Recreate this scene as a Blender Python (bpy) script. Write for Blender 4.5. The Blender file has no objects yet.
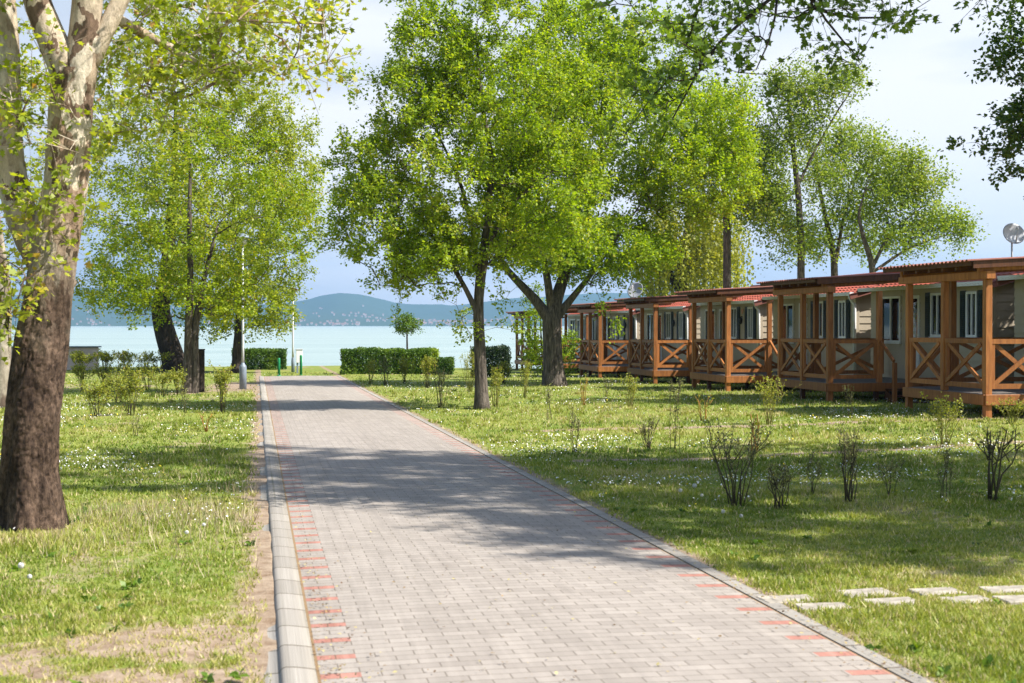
import bpy, math, random
import numpy as np
from mathutils import Vector, Matrix, Euler

SC = bpy.context.scene
COL = SC.collection
rnd = random.Random(7)
rng = np.random.default_rng(11)
R = math.radians

# ------------------------------------------------------------------ camera, world, sun, exposure
FPX = 1422.0
CAMLOC = Vector((0, 0, 1.65))
CAMROT = Euler((R(90 - 0.66), R(0.0), R(-10.2)), 'XYZ')
cam_d = bpy.data.cameras.new('camera')
cam = bpy.data.objects.new('camera', cam_d)
COL.objects.link(cam)
cam.location = CAMLOC
cam.rotation_euler = CAMROT
cam_d.sensor_width = 36.0
cam_d.lens = 36.0 * FPX / 1024.0
cam_d.clip_end = 30000
cam_d.dof.use_dof = True
cam_d.dof.focus_distance = 30.0
cam_d.dof.aperture_fstop = 4.5
SC.camera = cam

SUN_EL, SUN_AZ = 48.0, 119.0        # azimuth from +Y towards +X
world = bpy.data.worlds.new('World')
SC.world = world
world.use_nodes = True
wn, wl = world.node_tree.nodes, world.node_tree.links
wn.clear()
w_out = wn.new('ShaderNodeOutputWorld')
w_bg = wn.new('ShaderNodeBackground')
w_bg.inputs['Strength'].default_value = 0.1
w_sky = wn.new('ShaderNodeTexSky')
w_sky.sky_type = 'NISHITA'
w_sky.sun_disc = False
w_sky.sun_elevation = R(SUN_EL)
w_sky.sun_rotation = R(SUN_AZ)
w_sky.air_density = 1.0
w_sky.dust_density = 1.5
w_tc = wn.new('ShaderNodeTexCoord')
w_map = wn.new('ShaderNodeMapping')
w_map.inputs['Scale'].default_value = (1.0, 1.0, 4.5)
w_map.inputs['Rotation'].default_value = (R(6), R(-5), 0)
w_map.inputs['Location'].default_value = (0.35, 0.1, 0.62)
w_noise = wn.new('ShaderNodeTexNoise')
w_noise.inputs['Scale'].default_value = 1.9
w_noise.inputs['Detail'].default_value = 5.0
w_noise.inputs['Roughness'].default_value = 0.5
w_ramp = wn.new('ShaderNodeValToRGB')
w_ramp.color_ramp.elements[0].position = 0.30
w_ramp.color_ramp.elements[0].color = (0.74, 0.74, 0.74, 1)
w_ramp.color_ramp.elements[1].position = 0.50
w_ramp.color_ramp.elements[1].color = (0.97, 0.97, 0.97, 1)
w_cl = wn.new('ShaderNodeValToRGB')       # cloud body: greyer undersides to white
w_cl.color_ramp.elements[0].position = 0.40
w_cl.color_ramp.elements[0].color = (0.64, 0.71, 0.81, 1)
w_cl.color_ramp.elements[1].position = 0.57
w_cl.color_ramp.elements[1].color = (1.0, 1.0, 1.02, 1)
w_noise2 = wn.new('ShaderNodeTexNoise')
w_noise2.inputs['Scale'].default_value = 2.6
w_noise2.inputs['Detail'].default_value = 7.0
w_mul = wn.new('ShaderNodeMix')
w_mul.data_type = 'RGBA'
w_mul.blend_type = 'MULTIPLY'
w_mul.inputs[0].default_value = 1.0
w_mul.inputs[7].default_value = (5.6, 5.6, 5.65, 1)
w_mix = wn.new('ShaderNodeMix')
w_mix.data_type = 'RGBA'
wl.new(w_tc.outputs['Generated'], w_map.inputs['Vector'])
wl.new(w_map.outputs[0], w_noise.inputs['Vector'])
wl.new(w_map.outputs[0], w_noise2.inputs['Vector'])
wl.new(w_noise.outputs['Fac'], w_ramp.inputs[0])
wl.new(w_noise2.outputs['Fac'], w_cl.inputs[0])
wl.new(w_cl.outputs[0], w_mul.inputs[6])
w_sep = wn.new('ShaderNodeSeparateXYZ'); wl.new(w_tc.outputs['Generated'], w_sep.inputs[0])
w_el = wn.new('ShaderNodeMapRange'); w_el.interpolation_type = 'SMOOTHSTEP'
w_el.inputs['From Min'].default_value = 0.22; w_el.inputs['From Max'].default_value = 0.36
w_el.inputs['To Min'].default_value = 1.0; w_el.inputs['To Max'].default_value = 0.0
wl.new(w_sep.outputs['Z'], w_el.inputs['Value'])
w_fm = wn.new('ShaderNodeMath'); w_fm.operation = 'MULTIPLY'
wl.new(w_ramp.outputs[0], w_fm.inputs[0]); wl.new(w_el.outputs[0], w_fm.inputs[1])
w_az = wn.new('ShaderNodeMapRange'); w_az.interpolation_type = 'SMOOTHSTEP'
w_az.inputs['From Min'].default_value = 0.25; w_az.inputs['From Max'].default_value = 0.72
wl.new(w_sep.outputs['Y'], w_az.inputs['Value'])
w_fm2 = wn.new('ShaderNodeMath'); w_fm2.operation = 'MULTIPLY'
wl.new(w_fm.outputs[0], w_fm2.inputs[0]); wl.new(w_az.outputs[0], w_fm2.inputs[1])
wl.new(w_fm2.outputs[0], w_mix.inputs[0])
wl.new(w_sky.outputs[0], w_mix.inputs[6])
wl.new(w_mul.outputs[2], w_mix.inputs[7])
wl.new(w_mix.outputs[2], w_bg.inputs['Color'])
wl.new(w_bg.outputs[0], w_out.inputs['Surface'])

sun_d = bpy.data.lights.new('sun', 'SUN')
sun_d.energy = 5.0
sun_d.angle = R(0.53)
sun_d.color = (1.0, 0.955, 0.89)
sun = bpy.data.objects.new('sun', sun_d)
COL.objects.link(sun)
sdir = Vector((math.cos(R(SUN_EL)) * math.sin(R(SUN_AZ)), math.cos(R(SUN_EL)) * math.cos(R(SUN_AZ)), math.sin(R(SUN_EL))))
sun.rotation_euler = sdir.to_track_quat('Z', 'Y').to_euler()
sun.location = (30, -20, 40)

SC.view_settings.view_transform = 'Standard'
SC.view_settings.look = 'None'
SC.view_settings.gamma = 1.0
SC.view_settings.exposure = 1.0
SC.view_settings.use_curve_mapping = False
cy = SC.cycles
cy.max_bounces = 8
cy.diffuse_bounces = 3
cy.glossy_bounces = 3
cy.transmission_bounces = 4
cy.transparent_max_bounces = 8
cy.volume_bounces = 0
cy.sample_clamp_indirect = 6.0
cy.caustics_reflective = False
cy.caustics_refractive = False

# ------------------------------------------------------------------ ground function and pixel helpers
def sstep(a, b, x):
    t = np.clip((x - a) / (b - a), 0, 1)
    return t * t * (3 - 2 * t)

def g(x, y):
    x = np.asarray(x, float); y = np.asarray(y, float)
    yy = np.clip(y, -20, 80)
    return -0.0053 * yy + sstep(4, 12, x) * (0.27 - 0.0063 * yy)

def gz(x, y):
    return float(g(x, y))

MROT = CAMROT.to_matrix()
def ray(u, v):
    return (MROT @ Vector(((u - 512) / FPX, (341.5 - v) / FPX, -1.0)))

def PD(u, v, D):
    """point along the ray of pixel (u, v) whose depth (world y) is D"""
    d = ray(u, v)
    return CAMLOC + d * (D / d.y)

def PG(u, v, far=70.0):
    """point on the ground under pixel (u, v)"""
    d = ray(u, v)
    lo, hi = 2.0, far
    f = lambda D: (CAMLOC.z + d.z * D / d.y) - gz(d.x * D / d.y, D)
    if f(hi) > 0:
        D = hi
    else:
        for _ in range(40):
            m = (lo + hi) / 2
            if f(m) > 0: lo = m
            else: hi = m
        D = lo
    x = d.x * D / d.y
    return Vector((x, D, gz(x, D)))

# numpy value noise
_H = np.random.default_rng(3).random((256, 256))
def vnoise(x, y):
    xi = np.floor(x).astype(int); yi = np.floor(y).astype(int)
    fx = x - xi; fy = y - yi
    fx = fx * fx * (3 - 2 * fx); fy = fy * fy * (3 - 2 * fy)
    a = _H[xi & 255, yi & 255]; b = _H[(xi + 1) & 255, yi & 255]
    c = _H[xi & 255, (yi + 1) & 255]; d = _H[(xi + 1) & 255, (yi + 1) & 255]
    return (a * (1 - fx) + b * fx) * (1 - fy) + (c * (1 - fx) + d * fx) * fy
def fbm(x, y, o=4):
    s = 0; a = 0.5; t = 0
    for k in range(o):
        s = s + a * vnoise(x * 2 ** k + 17.3 * k, y * 2 ** k + 9.1 * k); t += a; a *= 0.5
    return s / t

# ------------------------------------------------------------------ materials
def new_mat(name):
    m = bpy.data.materials.new(name)
    m.use_nodes = True
    nt = m.node_tree
    nt.nodes.clear()
    out = nt.nodes.new('ShaderNodeOutputMaterial')
    return m, nt.nodes, nt.links, out

def rgba(c):
    return (c[0], c[1], c[2], 1)

def mixrgb(n, l, fac, a, b, blend='MIX'):
    m = n.new('ShaderNodeMix'); m.data_type = 'RGBA'; m.blend_type = blend
    for sock, val in ((0, fac), (6, a), (7, b)):
        if isinstance(val, (int, float)): m.inputs[sock].default_value = val
        elif isinstance(val, tuple): m.inputs[sock].default_value = rgba(val)
        else: l.new(val, m.inputs[sock])
    return m.outputs[2]

def ramp(n, l, src, p0, p1, c0=(0, 0, 0), c1=(1, 1, 1)):
    r = n.new('ShaderNodeValToRGB')
    r.color_ramp.elements[0].position = p0; r.color_ramp.elements[1].position = p1
    r.color_ramp.elements[0].color = rgba(c0); r.color_ramp.elements[1].color = rgba(c1)
    l.new(src, r.inputs[0])
    return r.outputs[0]

def noise(n, l, scale, detail=4, rough=0.55, vec=None, dist=0.0):
    t = n.new('ShaderNodeTexNoise')
    t.inputs['Scale'].default_value = scale; t.inputs['Detail'].default_value = detail
    t.inputs['Roughness'].default_value = rough; t.inputs['Distortion'].default_value = dist
    if vec is not None: l.new(vec, t.inputs['Vector'])
    return t.outputs['Fac']

def coords(n, l, scale=(1, 1, 1), kind='Object', rot=(0, 0, 0)):
    tc = n.new('ShaderNodeTexCoord')
    mp = n.new('ShaderNodeMapping')
    mp.inputs['Scale'].default_value = scale
    mp.inputs['Rotation'].default_value = rot
    l.new(tc.outputs[kind], mp.inputs['Vector'])
    return mp.outputs[0]

def bump(n, l, h, strength=0.3, dist=0.02):
    b = n.new('ShaderNodeBump')
    b.inputs['Strength'].default_value = strength; b.inputs['Distance'].default_value = dist
    l.new(h, b.inputs['Height'])
    return b.outputs[0]

def principled(n, l, out, color, rough=0.6, spec=0.3, metal=0.0, normal=None):
    p = n.new('ShaderNodeBsdfPrincipled')
    if isinstance(color, tuple): p.inputs['Base Color'].default_value = rgba(color)
    else: l.new(color, p.inputs['Base Color'])
    if isinstance(rough, (int, float)): p.inputs['Roughness'].default_value = rough
    else: l.new(rough, p.inputs['Roughness'])
    p.inputs['Specular IOR Level'].default_value = spec
    p.inputs['Metallic'].default_value = metal
    if normal is not None: l.new(normal, p.inputs['Normal'])
    l.new(p.outputs[0], out.inputs['Surface'])
    return p

def simple_mat(name, c, rough=0.6, spec=0.3, metal=0.0, var=0.25, scale=6.0, bmp=0.1, stretch=(1, 1, 1)):
    m, n, l, out = new_mat(name)
    v = coords(n, l, stretch)
    f = noise(n, l, scale, 5, 0.6, v)
    dark = tuple(max(0, q * (1 - var)) for q in c); lite = tuple(q * (1 + var * 0.7) for q in c)
    colr = ramp(n, l, f, 0.3, 0.7, dark, lite)
    principled(n, l, out, colr, rough, spec, metal, bump(n, l, f, bmp, 0.01) if bmp else None)
    return m

def leaf_mat(name, dark, mid, lite, odd=None, trans=0.42, clump=0.5):
    """leaf colour from the per-leaf attribute, with clumps of older and younger leaves"""
    m, n, l, out = new_mat(name)
    at = n.new('ShaderNodeAttribute'); at.attribute_name = 'tint'
    r = n.new('ShaderNodeValToRGB')
    r.color_ramp.elements[0].position = 0.05; r.color_ramp.elements[0].color = rgba(dark)
    r.color_ramp.elements[1].position = 0.8; r.color_ramp.elements[1].color = rgba(lite)
    e = r.color_ramp.elements.new(0.45); e.color = rgba(mid)
    if odd:
        e = r.color_ramp.elements.new(0.985); e.color = rgba(odd)
    l.new(at.outputs['Fac'], r.inputs[0])
    p = n.new('ShaderNodeBsdfPrincipled')
    l.new(r.outputs[0], p.inputs['Base Color'])
    p.inputs['Roughness'].default_value = 0.48
    p.inputs['Specular IOR Level'].default_value = 0.35
    t = n.new('ShaderNodeBsdfTranslucent')
    hs = n.new('ShaderNodeHueSaturation')
    hs.inputs['Hue'].default_value = 0.487; hs.inputs['Saturation'].default_value = 1.08
    hs.inputs['Value'].default_value = 1.5
    l.new(r.outputs[0], hs.inputs['Color']); l.new(hs.outputs[0], t.inputs['Color'])
    mx = n.new('ShaderNodeMixShader'); mx.inputs[0].default_value = trans
    l.new(p.outputs[0], mx.inputs[1]); l.new(t.outputs[0], mx.inputs[2])
    l.new(mx.outputs[0], out.inputs['Surface'])
    return m

def bark_mat(name, c0, c1, c2=None, vs=(5, 5, 1.2), sc=3.0, bs=0.8):
    m, n, l, out = new_mat(name)
    v = coords(n, l, vs)
    f = noise(n, l, sc, 8, 0.65, v, 0.4)
    v2 = coords(n, l, (1, 1, 0.6))
    f2 = noise(n, l, 1.8, 4, 0.6, v2)
    a = ramp(n, l, f, 0.36, 0.64, c0, c1)
    if c2: a = mixrgb(n, l, ramp(n, l, f2, 0.48, 0.6), a, c2)
    f3 = noise(n, l, 30.0, 4, 0.7, coords(n, l, (1, 1, 0.35)))
    a = mixrgb(n, l, 0.55, a, ramp(n, l, f3, 0.3, 0.75, (0.35, 0.35, 0.35), (1.0, 1.0, 1.0)), 'MULTIPLY')
    ad = n.new('ShaderNodeMath'); ad.operation = 'MULTIPLY_ADD'; ad.inputs[1].default_value = 0.5
    l.new(f3, ad.inputs[0]); l.new(f, ad.inputs[2])
    principled(n, l, out, a, 0.85, 0.15, 0, bump(n, l, ad.outputs[0], bs, 0.04))
    return m

def plane_bark(name):
    """plane tree: brown furrowed foot darkened for shade, pale flaking patches higher up"""
    m, n, l, out = new_mat(name)
    v = coords(n, l, (8.5, 8.5, 5.0))
    f = noise(n, l, 3.0, 9, 0.7, v, 0.5)
    vo = n.new('ShaderNodeTexVoronoi'); vo.inputs['Scale'].default_value = 8.5
    nv = n.new('ShaderNodeTexNoise'); nv.inputs['Scale'].default_value = 4.0; nv.inputs['Detail'].default_value = 5
    l.new(coords(n, l, (1, 1, 0.55)), nv.inputs['Vector'])
    mv = n.new('ShaderNodeMix'); mv.data_type = 'RGBA'; mv.inputs[0].default_value = 0.45
    l.new(coords(n, l, (1, 1, 0.6)), mv.inputs[6]); l.new(nv.outputs['Color'], mv.inputs[7])
    l.new(mv.outputs[2], vo.inputs['Vector'])
    sp = n.new('ShaderNodeSeparateColor'); l.new(vo.outputs['Color'], sp.inputs[0])
    patch = n.new('ShaderNodeValToRGB')
    cr = patch.color_ramp; cr.interpolation = 'CONSTANT'
    cr.elements[0].position = 0.0; cr.elements[0].color = (0.56, 0.47, 0.35, 1)
    cr.elements[1].position = 0.88; cr.elements[1].color = (0.19, 0.13, 0.09, 1)
    for p, c in ((0.28, (0.44, 0.345, 0.25, 1)), (0.48, (0.64, 0.57, 0.45, 1)), (0.74, (0.33, 0.235, 0.165, 1))):
        e = cr.elements.new(p); e.color = c
    l.new(sp.outputs[0], patch.inputs[0])
    low = ramp(n, l, f, 0.36, 0.66, (0.03, 0.02, 0.015), (0.19, 0.135, 0.10))  # bark brown taken darker, shade on the foot put into the colour
    fb_ = noise(n, l, 3.2, 5, 0.65, coords(n, l, (1, 1, 0.7)), 0.5)
    low = mixrgb(n, l, 0.85, low, ramp(n, l, fb_, 0.38, 0.6, (0.30, 0.27, 0.25), (1.25, 1.2, 1.15)), 'MULTIPLY')
    tc = n.new('ShaderNodeTexCoord'); sx = n.new('ShaderNodeSeparateXYZ'); l.new(tc.outputs['Object'], sx.inputs[0])
    mr = n.new('ShaderNodeMapRange'); mr.inputs['From Min'].default_value = 1.6; mr.inputs['From Max'].default_value = 3.0
    ad = n.new('ShaderNodeMath'); ad.operation = 'MULTIPLY_ADD'; ad.inputs[1].default_value = 1.3
    l.new(nv.outputs['Fac'], ad.inputs[0]); l.new(sx.outputs['Z'], ad.inputs[2])
    sb = n.new('ShaderNodeMath'); sb.operation = 'SUBTRACT'; sb.inputs[1].default_value = 0.65
    l.new(ad.outputs[0], sb.inputs[0]); l.new(sb.outputs[0], mr.inputs['Value'])
    c = mixrgb(n, l, mr.outputs[0], low, patch.outputs[0])
    f3 = noise(n, l, 16.0, 7, 0.75, coords(n, l, (1, 1, 0.45)))
    c = mixrgb(n, l, 0.75, c, ramp(n, l, f3, 0.34, 0.62, (0.36, 0.33, 0.30), (1.08, 1.06, 1.04)), 'MULTIPLY')
    ht = n.new('ShaderNodeMath'); ht.operation = 'MULTIPLY_ADD'; ht.inputs[1].default_value = 0.35
    l.new(sp.outputs[0], ht.inputs[0]); l.new(f3, ht.inputs[2])
    principled(n, l, out, c, 0.85, 0.15, 0, bump(n, l, ht.outputs[0], 0.9, 0.035))
    return m

M = {}
M['maple'] = leaf_mat('maple_leaves', (0.085, 0.165, 0.010), (0.20, 0.305, 0.022), (0.32, 0.415, 0.045), (0.40, 0.38, 0.04), 0.56)
M['maple_old'] = leaf_mat('yellowish_maple_leaves', (0.10, 0.18, 0.012), (0.22, 0.31, 0.02), (0.36, 0.40, 0.04), (0.42, 0.30, 0.04), 0.5)
M['plane'] = leaf_mat('plane_leaves', (0.12, 0.175, 0.014), (0.26, 0.32, 0.028), (0.40, 0.44, 0.06), (0.40, 0.24, 0.06), 0.5)
M['plane_backlit'] = leaf_mat('plane_leaves_backlit', (0.05, 0.10, 0.012), (0.10, 0.17, 0.02), (0.16, 0.23, 0.03), None, 0.4)  # darker twin of the plane leaves, backlighting put into the colour
M['alder'] = leaf_mat('alder_leaves', (0.08, 0.14, 0.016), (0.18, 0.26, 0.03), (0.30, 0.37, 0.055), (0.33, 0.28, 0.05), 0.48)
M['willow'] = leaf_mat('willow_leaves', (0.16, 0.19, 0.02), (0.27, 0.29, 0.03), (0.36, 0.36, 0.05), None, 0.45)
M['poplar'] = leaf_mat('poplar_leaves', (0.04, 0.085, 0.012), (0.08, 0.15, 0.02), (0.13, 0.21, 0.032), None, 0.42)
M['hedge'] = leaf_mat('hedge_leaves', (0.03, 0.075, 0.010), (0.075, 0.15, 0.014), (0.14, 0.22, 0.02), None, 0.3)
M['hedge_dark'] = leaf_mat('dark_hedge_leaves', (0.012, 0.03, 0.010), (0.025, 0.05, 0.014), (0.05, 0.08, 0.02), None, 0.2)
M['hedge_bright'] = leaf_mat('bright_hedge_leaves', (0.10, 0.18, 0.012), (0.2, 0.3, 0.014), (0.3, 0.38, 0.02), None, 0.4)
M['shrub'] = leaf_mat('shrub_leaves', (0.15, 0.19, 0.022), (0.28, 0.31, 0.04), (0.40, 0.40, 0.07), (0.34, 0.20, 0.08), 0.45)
M['shrub_dull'] = leaf_mat('shrub_buds', (0.11, 0.10, 0.05), (0.20, 0.20, 0.07), (0.30, 0.31, 0.10), None, 0.35)
M['bark'] = bark_mat('grey_brown_bark', (0.05, 0.04, 0.032), (0.21, 0.175, 0.14))
M['bark_dark'] = bark_mat('dark_bark', (0.022, 0.017, 0.014), (0.085, 0.065, 0.05))
M['bark_maple'] = bark_mat('maple_bark', (0.045, 0.036, 0.03), (0.20, 0.165, 0.135), None, (6, 6, 1.0))
M['plane_bark'] = plane_bark('plane_bark')
M['bark_pale'] = bark_mat('pale_bark', (0.22, 0.18, 0.13), (0.48, 0.42, 0.33), (0.14, 0.10, 0.075), (2, 2, 1.0), 2.5, 0.5)
M['twig'] = simple_mat('dark_twig', (0.075, 0.062, 0.038), 0.8, 0.2)
M['twig_green'] = simple_mat('green_twig', (0.20, 0.19, 0.05), 0.7, 0.2)
M['twig_orange'] = simple_mat('orange_twig', (0.36, 0.19, 0.05), 0.7, 0.2)

def wood_mat(name, base, dark):
    m, n, l, out = new_mat(name)
    v = coords(n, l, (9, 9, 9))
    f = noise(n, l, 1.2, 7, 0.65, coords(n, l, (14, 14, 1.6)), 0.6)
    f2 = noise(n, l, 1.5, 3)
    c = ramp(n, l, f, 0.32, 0.68, dark, base)
    c = mixrgb(n, l, 0.45, c, ramp(n, l, f2, 0.3, 0.7, (0.55, 0.5, 0.48), (1, 1, 1)), 'MULTIPLY')
    oi = n.new('ShaderNodeObjectInfo')
    vr = n.new('ShaderNodeMapRange'); vr.inputs['To Min'].default_value = 0.72; vr.inputs['To Max'].default_value = 1.18
    l.new(oi.outputs['Random'], vr.inputs['Value'])
    hv = n.new('ShaderNodeHueSaturation'); l.new(vr.outputs[0], hv.inputs['Value']); l.new(c, hv.inputs['Color'])
    principled(n, l, out, hv.outputs[0], 0.55, 0.3, 0, bump(n, l, f, 0.35, 0.006))
    return m
M['wood'] = wood_mat('stained_wood', (0.49, 0.195, 0.055), (0.26, 0.092, 0.026))
M['wood_dark'] = wood_mat('dark_stained_wood', (0.15, 0.055, 0.022), (0.06, 0.022, 0.010))
M['deck'] = simple_mat('weathered_deck', (0.21, 0.185, 0.165), 0.75, 0.2, 0, 0.3, 4.0, 0.2, (1, 8, 1))
M['siding'] = simple_mat('cream_siding', (0.43, 0.365, 0.27), 0.55, 0.3, 0, 0.07, 3.0, 0.05)
M['trim'] = simple_mat('white_trim', (0.74, 0.74, 0.73), 0.4, 0.4, 0, 0.06, 5.0, 0.0)
M['shutter'] = simple_mat('dark_green_shutter', (0.016, 0.028, 0.026), 0.5, 0.4, 0, 0.2)
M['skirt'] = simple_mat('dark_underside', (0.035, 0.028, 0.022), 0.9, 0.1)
M['dark_metal'] = simple_mat('dark_metal', (0.03, 0.028, 0.028), 0.45, 0.4, 0.3, 0.2)
M['galv'] = simple_mat('grey_painted_steel', (0.52, 0.54, 0.55), 0.45, 0.45, 0.2, 0.12, 4.0)
M['galv_base'] = simple_mat('blue_grey_paint', (0.20, 0.24, 0.29), 0.5, 0.4, 0.1, 0.2, 5.0)
M['green_paint'] = simple_mat('green_paint', (0.012, 0.21, 0.075), 0.45, 0.4, 0, 0.2)
M['dish'] = simple_mat('dish_in_sun', (0.30, 0.31, 0.325), 0.45, 0.4, 0.0, 0.08)  # colour held down to offset the sun on the far dish
M['dish_in_shade'] = simple_mat('dish_in_shade', (0.62, 0.64, 0.67), 0.45, 0.4, 0.0, 0.06)  # lighter copy, makes up in colour for the shaded face of the near dish
M['curtain'] = simple_mat('pale_curtain', (0.55, 0.56, 0.55), 0.9, 0.1, 0, 0.2, 2.0, 0.3, (18, 18, 0.3))
M['orange'] = simple_mat('orange_enamel', (0.55, 0.20, 0.03), 0.4, 0.4)
M['pink_wall'] = simple_mat('pinkish_render', (0.62, 0.50, 0.46), 0.85, 0.2, 0, 0.2, 2.0)
M['slab'] = simple_mat('concrete_slab', (0.37, 0.33, 0.27), 0.85, 0.2, 0, 0.45, 7.0, 0.4)
M['white_flower'] = simple_mat('white_petals', (0.80, 0.79, 0.74), 0.7, 0.2, 0, 0.1)
M['yellow_flower'] = simple_mat('yellow_petals', (0.72, 0.55, 0.03), 0.7, 0.2, 0, 0.1)
M['clock'] = simple_mat('seed_fluff', (0.62, 0.61, 0.57), 0.95, 0.05, 0, 0.15, 60.0)
M['stalk'] = simple_mat('stalk', (0.25, 0.24, 0.10), 0.8, 0.1)

def glass_mat():
    m, n, l, out = new_mat('window_glass')
    p = principled(n, l, out, (0.9, 0.95, 0.95), 0.04, 0.5)
    p.inputs['Transmission Weight'].default_value = 0.0
    p.inputs['Alpha'].default_value = 1.0
    gl = n.new('ShaderNodeBsdfGlossy'); gl.inputs['Roughness'].default_value = 0.03
    tr = n.new('ShaderNodeBsdfTransparent'); tr.inputs['Color'].default_value = (0.82, 0.88, 0.87, 1)
    fr = n.new('ShaderNodeFresnel'); fr.inputs['IOR'].default_value = 1.7
    mx = n.new('ShaderNodeMixShader')
    l.new(fr.outputs[0], mx.inputs[0]); l.new(tr.outputs[0], mx.inputs[1]); l.new(gl.outputs[0], mx.inputs[2])
    l.new(mx.outputs[0], out.inputs['Surface'])
    return m
M['glass'] = glass_mat()

def tile_mat(name, c0, c1):
    m, n, l, out = new_mat(name)
    f = noise(n, l, 3.0, 5, 0.6)
    f2 = noise(n, l, 22.0, 3, 0.6)
    c = ramp(n, l, f, 0.3, 0.7, c0, c1)
    c = mixrgb(n, l, 0.4, c, ramp(n, l, f2, 0.3, 0.7, (0.6, 0.58, 0.56), (1, 1, 1)), 'MULTIPLY')
    principled(n, l, out, c, 0.6, 0.3, 0, bump(n, l, f2, 0.2, 0.005))
    return m
M['tile'] = tile_mat('red_roof_tile', (0.30, 0.065, 0.036), (0.44, 0.115, 0.07))
M['tile_old'] = tile_mat('weathered_roof_sheet', (0.17, 0.06, 0.04), (0.30, 0.12, 0.09))

# ------------------------------------------------------------------ mesh helpers
def link(name, me, mat=None, parent=None, loc=None):
    o = bpy.data.objects.new(name, me)
    COL.objects.link(o)
    if mat is not None and me is not None: me.materials.append(mat)
    if parent is not None: o.parent = parent
    if loc is not None: o.location = loc
    return o

def tag(o, label=None, cat=None, group=None, kind=None):
    if label: o['label'] = label
    if cat: o['category'] = cat
    if group: o['group'] = group
    if kind: o['kind'] = kind
    return o

def empty(name, loc, label, cat, group=None, rz=0.0):
    o = bpy.data.objects.new(name, None)
    COL.objects.link(o)
    o.location = loc; o.rotation_euler = (0, 0, rz)
    o.empty_display_size = 0.3
    return tag(o, label, cat, group)

def copy_tree(o, parent=None):
    c = o.copy(); COL.objects.link(c)
    if parent is not None: c.parent = parent
    for ch in list(o.children): copy_tree(ch, c)
    return c

def np_mesh(name, verts, nper, smooth=False, tint=None):
    """verts (N*nper, 3), one polygon of nper corners per face"""
    verts = np.ascontiguousarray(verts, np.float32)
    nv = len(verts); nf = nv // nper
    me = bpy.data.meshes.new(name)
    me.vertices.add(nv); me.vertices.foreach_set('co', verts.ravel())
    me.loops.add(nv); me.loops.foreach_set('vertex_index', np.arange(nv, dtype=np.int32))
    me.polygons.add(nf)
    me.polygons.foreach_set('loop_start', np.arange(0, nv, nper, dtype=np.int32))
    me.polygons.foreach_set('loop_total', np.full(nf, nper, np.int32))
    if tint is not None:
        a = me.attributes.new('tint', 'FLOAT', 'FACE')
        a.data.foreach_set('value', np.ascontiguousarray(tint, np.float32))
    me.update(calc_edges=True)
    return me

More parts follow.
